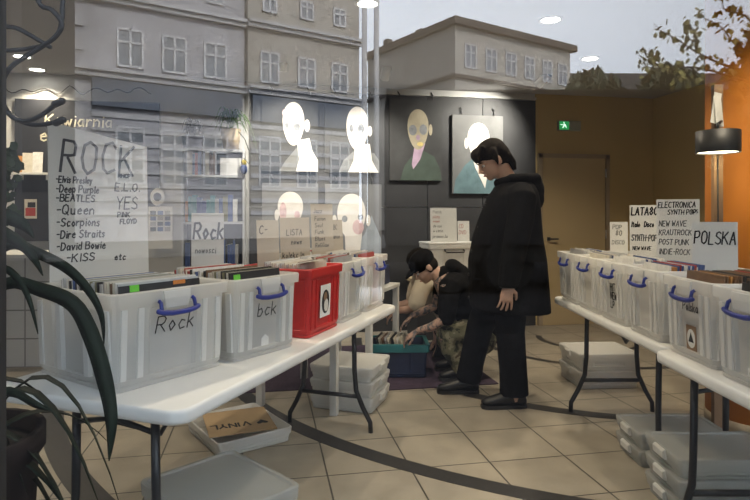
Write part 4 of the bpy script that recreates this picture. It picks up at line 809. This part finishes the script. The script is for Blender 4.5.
b.ell((.22, 0, .30), (.15, .17, .14)); fuse(b, 'trousers', M['camo'], P2, .010, 3)
for sy in (-1, 1): shoe(P2, (.075, sy*.15, .008), 4, .28)
# ---- person in cream behind
P3 = thing('person', 'person in a cream T-shirt reaching into the floor crate, head hidden behind the black cap', 'person', pt(.47, 5.28, .008), -A)
hc, hR = head_frame((-.075, 0, .835), 0, 40)
b = MB(); add_head(b, hc, hR, .95); b.tube([(.0, 0, .70), (-.03, 0, .77), (-.05, 0, .80)], [.07, .056, .054], 14); b.tube([(.27, 0, .30), (.20, 0, .42), (.10, 0, .58), (.02, 0, .69)], [.15, .13, .15, .11], 18, round_ends=True)
for sy in (-1, 1):
    b.tube([(.02, sy*.12, .70), (-.05, sy*.17, .68), (-.115, sy*.18, .47), (-.20, sy*.165, .44), (-.275, sy*.14, .435)], [.055, .055, .046, .036, .027], 12, round_ends=True)
    hand(b, (-.275, sy*.14, .435), (-.75, 0, -.65), (.5, 0, -.8), .95, .5, -sy); b.tube([(.26, sy*.09, .26), (.12, sy*.12, .14), (.06, sy*.125, .075), (.28, sy*.125, .05), (.42, sy*.125, .045)], [.09, .08, .065, .05, .04], 12, round_ends=True)
fuse(b, 'body', M['skin'], P3, .0065, 3); face_parts(P3, hc, hR, .95); q = lambda x, y, z: hc+hR @ Vector((x, y, z))
b = MB(); b.ell(q(.02, 0, .05), (.105, .086, .085), hR); b.ell(q(.05, 0, .0), (.07, .08, .08), hR); fuse(b, 'hair', M['hair'], P3, .008, 2)
b = MB(); b.tube([(.29, 0, .30), (.21, 0, .44), (.11, 0, .60), (.03, 0, .70), (.0, 0, .735)], [.165, .155, .175, .135, .085], 20, round_ends=True)
for sy in (-1, 1): b.tube([(.03, sy*.10, .69), (-.045, sy*.165, .67), (-.085, sy*.18, .58), (-.105, sy*.18, .50)], [.10, .088, .080, .078], 14, round_ends=True)
fuse(b, 'tshirt', M['cream'], P3, .009, 3)
b = MB()
for sy in (-1, 1): b.tube([(.27, sy*.085, .25), (.13, sy*.12, .15), (.065, sy*.125, .085), (.28, sy*.125, .062), (.40, sy*.125, .055)], [.115, .10, .080, .062, .050], 14, round_ends=True)
fuse(b, 'trousers', M['trousers'], P3, .010, 3)

# ================================================================== plants and cable at the window
PP = thing('window_plant', 'dark long-leaved plant in a tall brown planter inside the window', 'plant', pt(-.88, 1.20), -A)
b = MB(); rg = lambda r, z: [(r*math.cos(i*math.pi/16), r*math.sin(i*math.pi/16), z) for i in range(32)]
b.loft([rg(.12, 0), rg(.165, .78), rg(.178, .80), rg(.178, .84), rg(.160, .84), rg(.155, .80)]); part('pot', b, M['pot'], PP)
b = MB(); b.cyl((0, 0, .79), .158, .015, 24); part('soil', b, M['soil'], PP)
inv = Matrix.Translation(PP.location) @ Matrix.Rotation(-A, 4, 'Z'); inv = inv.inverted()
lf = MB()
def px_leaf(pts, wd, side=(0, 1, 0), fold=.15, pk=1.0):
    P_ = []; n = len(pts)
    for i, (u, v, Y) in enumerate(pts):
        k = i/(n-1); P_.append((inv @ px(u, v, Y), wd*(math.sin(math.pi*(.12+.86*k**pk))**.7) if k < 1 else .001))
    Q_ = []
    for i in range(len(P_)-1):
        for j in range(4):
            t = j/4; p = [P_[max(0, min(len(P_)-1, i+d_))][0] for d_ in (-1, 0, 1, 2)]
            c = .5*((2*p[1])+(p[2]-p[0])*t+(2*p[0]-5*p[1]+4*p[2]-p[3])*t*t+(3*p[1]-p[0]-3*p[2]+p[3])*t**3); Q_.append((c, P_[i][1]*(1-t)+P_[i+1][1]*t))
    Q_.append(P_[-1]); v = []; f = []
    for i, (p, wq) in enumerate(Q_):
        T = (Q_[min(i+1, len(Q_)-1)][0]-Q_[max(i-1, 0)][0]).normalized(); s_ = T.cross(Vector(side)).normalized(); nrm = s_.cross(T)
        v += [p-s_*wq+nrm*wq*fold, p-nrm*.001, p+s_*wq+nrm*wq*fold, p+nrm*.001]
    for i in range(len(Q_)-1):
        for j in range(4): f.append((i*4+j, i*4+(j+1) % 4, i*4+4+(j+1) % 4, i*4+4+j))
    f += [(0, 1, 2, 3), tuple(len(Q_)*4-4+j for j in (3, 2, 1, 0))]; lf.add(v, f, 0, True)
px_leaf([(-40, 420, 1.2), (-25, 320, 1.2), (5, 284, 1.18), (40, 290, 1.15), (72, 304, 1.12), (90, 335, 1.1), (104, 380, 1.08), (111, 420, 1.06), (109, 461, 1.05)], .0175, pk=1.7)
px_leaf([(-40, 420, 1.22), (-20, 280, 1.25), (8, 245, 1.25), (34, 252, 1.25), (66, 268, 1.24), (88, 290, 1.24), (101, 315, 1.24), (104, 344, 1.24)], .012)
px_leaf([(-40, 420, 1.15), (-15, 300, 1.12), (0, 270, 1.12), (16, 277, 1.12), (29, 300, 1.12), (38, 334, 1.12)], .008)
px_leaf([(-40, 420, 1.25), (-30, 280, 1.25), (-10, 232, 1.25), (15, 240, 1.22), (32, 256, 1.2), (43, 276, 1.2)], .014)
px_leaf([(-40, 420, 1.1), (-50, 280, 1.05), (-30, 222, 1.05), (0, 216, 1.05), (22, 224, 1.05), (34, 238, 1.05)], .017)
px_leaf([(-40, 430, 1.2), (-20, 400, 1.15), (10, 392, 1.1), (34, 404, 1.05), (53, 411, 1.03)], .010)
rnd = random.Random(11)
for i in range(26): arch_leaf(lf, (rnd.uniform(-.06, .06), rnd.uniform(-.06, .06), .80), rnd.uniform(-.9, 5.2), rnd.uniform(.12, .30), rnd.uniform(.05, .28), rnd.uniform(.1, .45), rnd.uniform(.014, .022))
part('foliage', lf, M['leaf'], PP)
# climbing plant at the edge of the window
IV = thing('ivy', 'small leaved climbing plant hanging beside the chalkboard at the window edge', 'plant', px(5, 255, 1.75), 0)
b = MB(); o = IV.location; st = [px(-8, 130, 1.75), px(4, 160, 1.75), px(8, 190, 1.75), px(2, 225, 1.75), px(5, 255, 1.75)]; b.tube([p-o for p in st], .003, 6)
b.tube([px(-8, -60, 1.75)-o, px(-10, 30, 1.75)-o, st[0]-o], .003, 6); part('stem', b, M['leaf'], IV)
b = MB(); rnd = random.Random(4)
for i in range(70):
    k = rnd.random(); c = px(rnd.gauss(5, 9), 145+80*k, 1.75+rnd.uniform(-.05, .05))-o; s_ = rnd.uniform(.012, .024); R = Matrix.Rotation(rnd.uniform(0, 6.28), 3, 'Y') @ Matrix.Rotation(rnd.uniform(-.7, .7), 3, 'X')
    b.poly([c+R @ Vector((x*s_, 0, z*s_)) for x, z in ((0, -1), (.7, -.3), (.6, .4), (0, 1), (-.6, .4), (-.7, -.3))], R @ Vector((0, 1, 0)), .0008)
part('foliage', b, M['leaf3'], IV)
# looped black cable
def smooth_path(P_, n=5):
    out = []
    for i in range(len(P_)-1):
        p = [P_[max(0, min(len(P_)-1, i+d_))] for d_ in (-1, 0, 1, 2)]
        for j in range(n):
            t = j/n; out.append(.5*((2*p[1])+(p[2]-p[0])*t+(2*p[0]-5*p[1]+4*p[2]-p[3])*t*t+(3*p[1]-p[0]-3*p[2]+p[3])*t**3))
    return out+[P_[-1]]
CBL = thing('cable', 'thick looped black cable hanging in the upper corner of the window', 'cable', px(30, -60, 1.0), 0); o = CBL.location
for k, pts in enumerate(([(25, -60), (38, 0), (52, 10), (62, 24), (55, 37), (40, 48), (20, 60), (7, 72), (1, 90), (4, 107), (14, 118), (27, 121), (42, 115), (57, 103)], [(70, -60), (63, 0), (62, 18), (58, 34), (46, 44), (30, 54), (12, 66), (3, 80), (2, 98), (8, 112), (20, 121), (36, 125), (58, 122)], [(-30, 20), (0, 26), (16, 28), (30, 35), (42, 42), (50, 47)], [(-30, 46), (0, 50), (16, 50), (32, 48), (48, 44)])):
    b = MB(); Yk = 1.0+.025*k; b.tube([p-o for p in smooth_path([px(u, v, Yk) for u, v in pts])], .0042, 8, round_ends=True)
    if k < 2: u, v = pts[-1]; b.tube([px(u-2, v+1, Yk)-o, px(u+5, v-2, Yk)-o], .0065, 10, round_ends=True)
    part('loop', b, M['rubber'], CBL)
hk = px(30, -60, 1.0); b = MB(); b.cyl((hk.x-hk.x, 0, 0), .012, CZ-hk.z, 10); part('hanger', b, M['rubber'], CBL)

# ================================================================== the street, seen in the panes
def vt(X, Y, z):                # where a thing stands in the street whose mirror image is at X, Y beyond the glass
    p = pt(X, Y, z); return Vector((p.x, 2*(Y0-.004)-p.y, z))
M['asphalt'] = mat('asphalt', (.012, .012, .013), .95, .3, 3, spec=0); M['stucco'] = mat('grey_stucco', (.38, .375, .40), .9, .12, .6); M['stucco2'] = mat('beige_stucco', (.36, .335, .30), .9, .15, .6); M['stone'] = mat('pale_stone', (.46, .455, .47), .9, .1, 1)
M['dark_stucco'] = mat('dark_render', (.05, .05, .055), .9, .2, .5); M['glazing'] = mat('dark_glazing', (.20, .22, .25), .5, .2, 1); M['sash'] = mat('white_sash', (.60, .60, .62), .6, .05); M['rooft'] = mat('roof_tiles', (.07, .055, .05), .9, .2, 2); M['shutter'] = mat('blue_grey_shutter', (.10, .12, .16), .6, .2, 1)
M['leaf_y'] = mat('autumn_leaf', (.22, .19, .05), .7, .4, 3); M['leaf_d'] = mat('street_leaf', (.03, .045, .02), .8, .4, 2); M['bark'] = mat('bark', (.04, .03, .022), .9, .3, 10)
b = MB(); b.box((0, -39.5, -.25), (140, 80, .3)); struct('street_ground', b, M['asphalt'])
FD = Vector((.832, .555)); FN = Vector((.555, -.832))       # along a facade, and out of it towards the shop
def fbox(b, P0_, D_, N_, t0, t1, z0, z1, out0, out1, mi=0):
    c = [vt(P0_.x+D_.x*t+N_.x*o_, P0_.y+D_.y*t+N_.y*o_, z) for z in (z0, z1) for t, o_ in ((t0, out0), (t1, out0), (t1, out1), (t0, out1))]
    b.add(c, [(0, 3, 2, 1), (4, 5, 6, 7), (0, 1, 5, 4), (1, 2, 6, 5), (2, 3, 7, 6), (3, 0, 4, 7)], mi)
def window_part(parent, P0_, D_, N_, t, w_, z0, z1):
    b = MB(); fbox(b, P0_, D_, N_, t-w_/2, t+w_/2, z0, z1, -.02, .04); o = part('window', b, M['glazing'], parent)
    b = MB(); k = .09
    for t0, t1, a0, a1 in ((t-w_/2, t-w_/2+k, z0, z1), (t+w_/2-k, t+w_/2, z0, z1), (t-k/2, t+k/2, z0, z1), (t-w_/2, t+w_/2, z0, z0+k), (t-w_/2, t+w_/2, z1-k, z1), (t-w_/2, t+w_/2, z0+(z1-z0)*.62, z0+(z1-z0)*.62+k)): fbox(b, P0_, D_, N_, t0, t1, a0, a1, .03, .09)
    link('sash', b.mesh('sash', M['sash']), o)
b = MB(); c = [vt(-1.08+FD.x*t+FN.x*o_, 33+FD.y*t+FN.y*o_, -.0995) for t, o_ in ((-16, 0), (3, 0), (3, 9), (-16, 9))]; b.poly(c, (0, 0, 1), .12)
M['paving'] = mat('grey_paving', (.10, .10, .10), .95, .2, 1, spec=0); struct('street_sidewalk', b, M['paving'])
Q1 = Vector((-1.08, 33.0)); B1 = thing('street_building', 'long grey and beige apartment building across the street reflected in the shop window', 'building')
b = MB(); fbox(b, Q1, FD, FN, -15.2, -6.6, -.1, 17, -9, 0); part('wall', b, M['stucco'], B1)
b = MB(); fbox(b, Q1, FD, FN, -6.55, 0, -.1, 17, -9, .35); part('projecting_bay', b, M['stucco2'], B1)
b = MB()
for z0, z1, o_ in ((7.25, 7.5, .3), (7.5, 7.62, .45), (10.6, 10.8, .25), (10.8, 10.95, .40), (13.6, 14, .5)): fbox(b, Q1, FD, FN, -15.2, -6.6, z0, z1, 0, o_); fbox(b, Q1, FD, FN, -6.6, .05, z0, z1, .3, o_+.35)
part('cornice', b, M['stone'], B1)
b = MB()
for i in range(11): fbox(b, Q1, FD, FN, -15.2, -13.9, 1+i*1.05, 1.7+i*1.05, 0, .10)
for i in range(9): fbox(b, Q1, FD, FN, -13.6, -6.8, 1.2+i*.62, 1.42+i*.62, 0, .07)
for i in range(9): fbox(b, Q1, FD, FN, -6.4, -.1, 1.2+i*.62, 1.42+i*.62, .33, .42)
part('rusticated_band', b, M['stone'], B1)
for t in (-12.0, -10.05, -8.1): window_part(B1, Q1, FD, FN, t, 1.15, 7.85, 9.6); window_part(B1, Q1, FD, FN, t, .9, 11.5, 12.5)
for t in (-12.0, -10.05, -8.1): window_part(B1, Q1, FD, FN, t, 1.25, 2.6, 5.2)
Q1b = Q1+FN*.36
for t in (-5.4, -3.3, -1.3): window_part(B1, Q1b, FD, FN, t, 1.05, 7.9, 9.5); window_part(B1, Q1b, FD, FN, t, .8, 11.5, 12.5); window_part(B1, Q1b, FD, FN, t, 1.2, 2.6, 5.2)
b = MB(); fbox(b, Q1, FD, FN, -13.6, -6.8, 6.0, 7.2, 0, .25); fbox(b, Q1, FD, FN, -6.4, 0, 5.9, 7.2, .33, .6); part('awning_box', b, M['shutter'], B1)
Q2 = Vector((5.5, 40.0)); B2 = thing('street_building', 'brownish corner building with a hipped roofline reflected above the portraits', 'building')
LD = Vector((-.555, .832)); LN = Vector((-.832, -.555))
b = MB(); fbox(b, Q2, FD, FN, 0, 12.2, -.1, 14.3, -11, 0); part('wall', b, M['stucco2'], B2)
b = MB(); fbox(b, Q2, FD, FN, -.35, 12.6, 14.2, 14.7, -11.3, .4); fbox(b, Q2, FD, FN, -.15, 12.3, 10.6, 10.85, -11.1, .2); part('eaves', b, M['rooft'], B2)
b = MB(); fbox(b, Q2, FD, FN, 1.2, 1.9, 14.7, 15.6, -6, -5.3); fbox(b, Q2, FD, FN, .2, .7, 14.7, 15.4, -9, -8.4); part('chimney', b, M['rooft'], B2)
for t in (1.4, 3.4, 5.4, 7.4, 9.4, 11.2):
    for z0 in (4.4, 7.9, 11.4): window_part(B2, Q2, FD, FN, t, 1.1, z0, z0+1.7)
B0 = thing('street_building', 'tall dark rendered building reflected at the cable corner of the window', 'building')
b = MB(); fbox(b, Vector((-10.3, 17)), Vector((1, 0)), Vector((0, -1)), -30, 0, -.1, 22, -3, 0); part('wall', b, M['dark_stucco'], B0)
for t in (-8, -5, -2): window_part(B0, Vector((-10.3, 17)), Vector((1, 0)), Vector((0, -1)), t, 1.2, 6, 8)
b = MB(); fbox(b, Vector((13, 58)), Vector((1, 0)), Vector((0, -1)), 0, 50, -.1, 15.2, -6, 0); solo('street_building', b, M['dark_stucco'], 'low dark building far down the street beyond the corner building', 'building')
for i, u in enumerate((364.5, 376.5)):
    X = (u-375)/F*9; b = MB(); p = vt(X, 9, -.1); b.cyl(p, .042, 6.2, 16); b.cyl(p, .09, .25, 16); b.ell(p+Vector((0, 0, 6.2)), (.06, .06, .05))
    solo('street_pole', b, M['stone'], ('white street pole reflected nearer the bookcase side', 'white street pole reflected nearer the door side')[i], 'pole')
def crown(b, c, r, n, s_, rnd):
    for i in range(n):
        d = Vector((rnd.gauss(0, 1), rnd.gauss(0, 1), rnd.gauss(0, 1))).normalized()*rnd.random()**.4; p = Vector(c)+Vector((d.x*r[0], d.y*r[1], d.z*r[2])); R = Matrix.Rotation(rnd.uniform(0, 6.28), 3, 'Z') @ Matrix.Rotation(rnd.uniform(-1.3, 1.3), 3, 'X')
        k = s_*rnd.uniform(.6, 1.3); b.add([p+R @ Vector((x*k, 0, z*k)) for x, z in ((0, -1), (.6, 0), (0, 1), (-.6, 0))], [(0, 1, 2, 3)])
TK = thing('truck', 'dark box truck added along the kerb to darken the reflection below the roofs', 'truck', vt(3.2, 10.4, -.1), 0)  # made-up truck, added as a dark mass blocking the lower facades' reflection
o = TK.location; tb = lambda b, X0, X1, Y0_, Y1_, z0, z1, mi=0: b.add([vt(X, Y, z)-o for z in (z0, z1) for X, Y in ((X0, Y0_), (X1, Y0_), (X1, Y1_), (X0, Y1_))], [(0, 3, 2, 1), (4, 5, 6, 7), (0, 1, 5, 4), (1, 2, 6, 5), (2, 3, 7, 6), (3, 0, 4, 7)], mi)
M['tyre'] = mat('truck_tyre', (.008, .008, .008), .95, .1, spec=.03); M['truck'] = mat('dark_truck_paint', (.008, .008, .009), .85, .15, spec=.05)
b = MB(); tb(b, .20, 6.4, 10, 12.3, .75, 3.42); part('cargo_body', b, M['truck'], TK)
b = MB(); tb(b, 6.5, 8.3, 10.05, 12.25, .6, 2.7); part('cab', b, M['truck'], TK)
b = MB(); tb(b, .22, 8.2, 10.1, 12.2, .45, .74); part('chassis', b, M['tyre'], TK)
for X in (1.3, 2.3, 7.3):
    for Y in (10.2, 12.1):
        b = MB(); c = vt(X, Y, .40)-o; b.loft([[c+Vector((.48*math.cos(i*math.pi/14)*CA, -.48*math.cos(i*math.pi/14)*SA, .48*math.sin(i*math.pi/14)))+Vector((SA, CA, 0))*dy for i in range(28)] for dy in (-.14, .14)]); part('wheel', b, M['tyre'], TK)
rnd = random.Random(21)
for i, (X, Y, h_, r_) in enumerate(((11.6, 31, 8.7, 2.2), (16.2, 32, 9.3, 2.25), (20.9, 31, 9.2, 2.25))):
    pass
    t = thing('street_tree', ('street tree beside the corner building', 'middle street tree of the row past the corner building', 'street tree of the row nearest the orange column')[i]+' in the reflection', 'tree', vt(X, Y, -.1)); b = MB()
    crown(b, (0, 0, h_-r_*1.3), (r_, r_, r_*1.4), 3000, .34, rnd); part('crown', b, M['leaf_d'], t); b = MB(); b.tube([(0, 0, 0), (.1, 0, h_*.4), (0, .1, h_*.7)], [.22, .16, .08], 10); part('trunk', b, M['bark'], t)
T1 = thing('street_tree', 'near street tree with sparse yellow leaves on thin branches reflected by the column', 'tree', vt(5.65, 8.0, -.1)); o = T1.location
b = MB(); ends = []
b.tube([vt(5.65, 8, -.1)-o, vt(5.6, 8, 1.8)-o, vt(5.5, 8, 3.2)-o, vt(5.3, 8, 4.4)-o], [.13, .11, .08, .05], 10); lv = MB()
for (pts) in ([(770, 90), (735, 78), (700, 66), (668, 66), (640, 68)], [(770, 80), (730, 62), (700, 50), (676, 42), (660, 28)], [(760, 60), (735, 45), (715, 30), (695, 18)], [(735, 78), (710, 84), (690, 82), (672, 78)], [(700, 50), (690, 38), (684, 26)], [(668, 66), (655, 56), (648, 50)], [(760, 40), (740, 20), (730, 5), (722, -10)]):
    P_ = smooth_path([vt((u-375)/F*8.0, 8.0+.15*math.sin(u), EYE-(v-HZ)/F*8.0)-o for u, v in pts], 4); b.tube(P_, [.022-.018*i/(len(P_)-1) for i in range(len(P_))], 6)
    for p in P_[2:]:
        for _ in range(5):
            c = p+Vector((rnd.gauss(0, .055), rnd.gauss(0, .055), rnd.gauss(0, .055))); R = Matrix.Rotation(rnd.uniform(0, 6.28), 3, 'Z') @ Matrix.Rotation(rnd.uniform(-1.2, 1.2), 3, 'X'); k = rnd.uniform(.03, .06)
            lv.add([c+R @ Vector((x*k, 0, z*k)) for x, z in ((0, -1), (.6, -.2), (.5, .5), (0, 1), (-.5, .5), (-.6, -.2))], [(0, 1, 2, 3, 4, 5)])
part('trunk', b, M['bark'], T1); part('leaves', lv, M['leaf_y'], T1)
b = MB(); crown(b, vt(5.9, 8.0, 3.2)-o, (.9, .9, 1.0), 900, .14, rnd); part('crown', b, M['leaf_d'], T1)
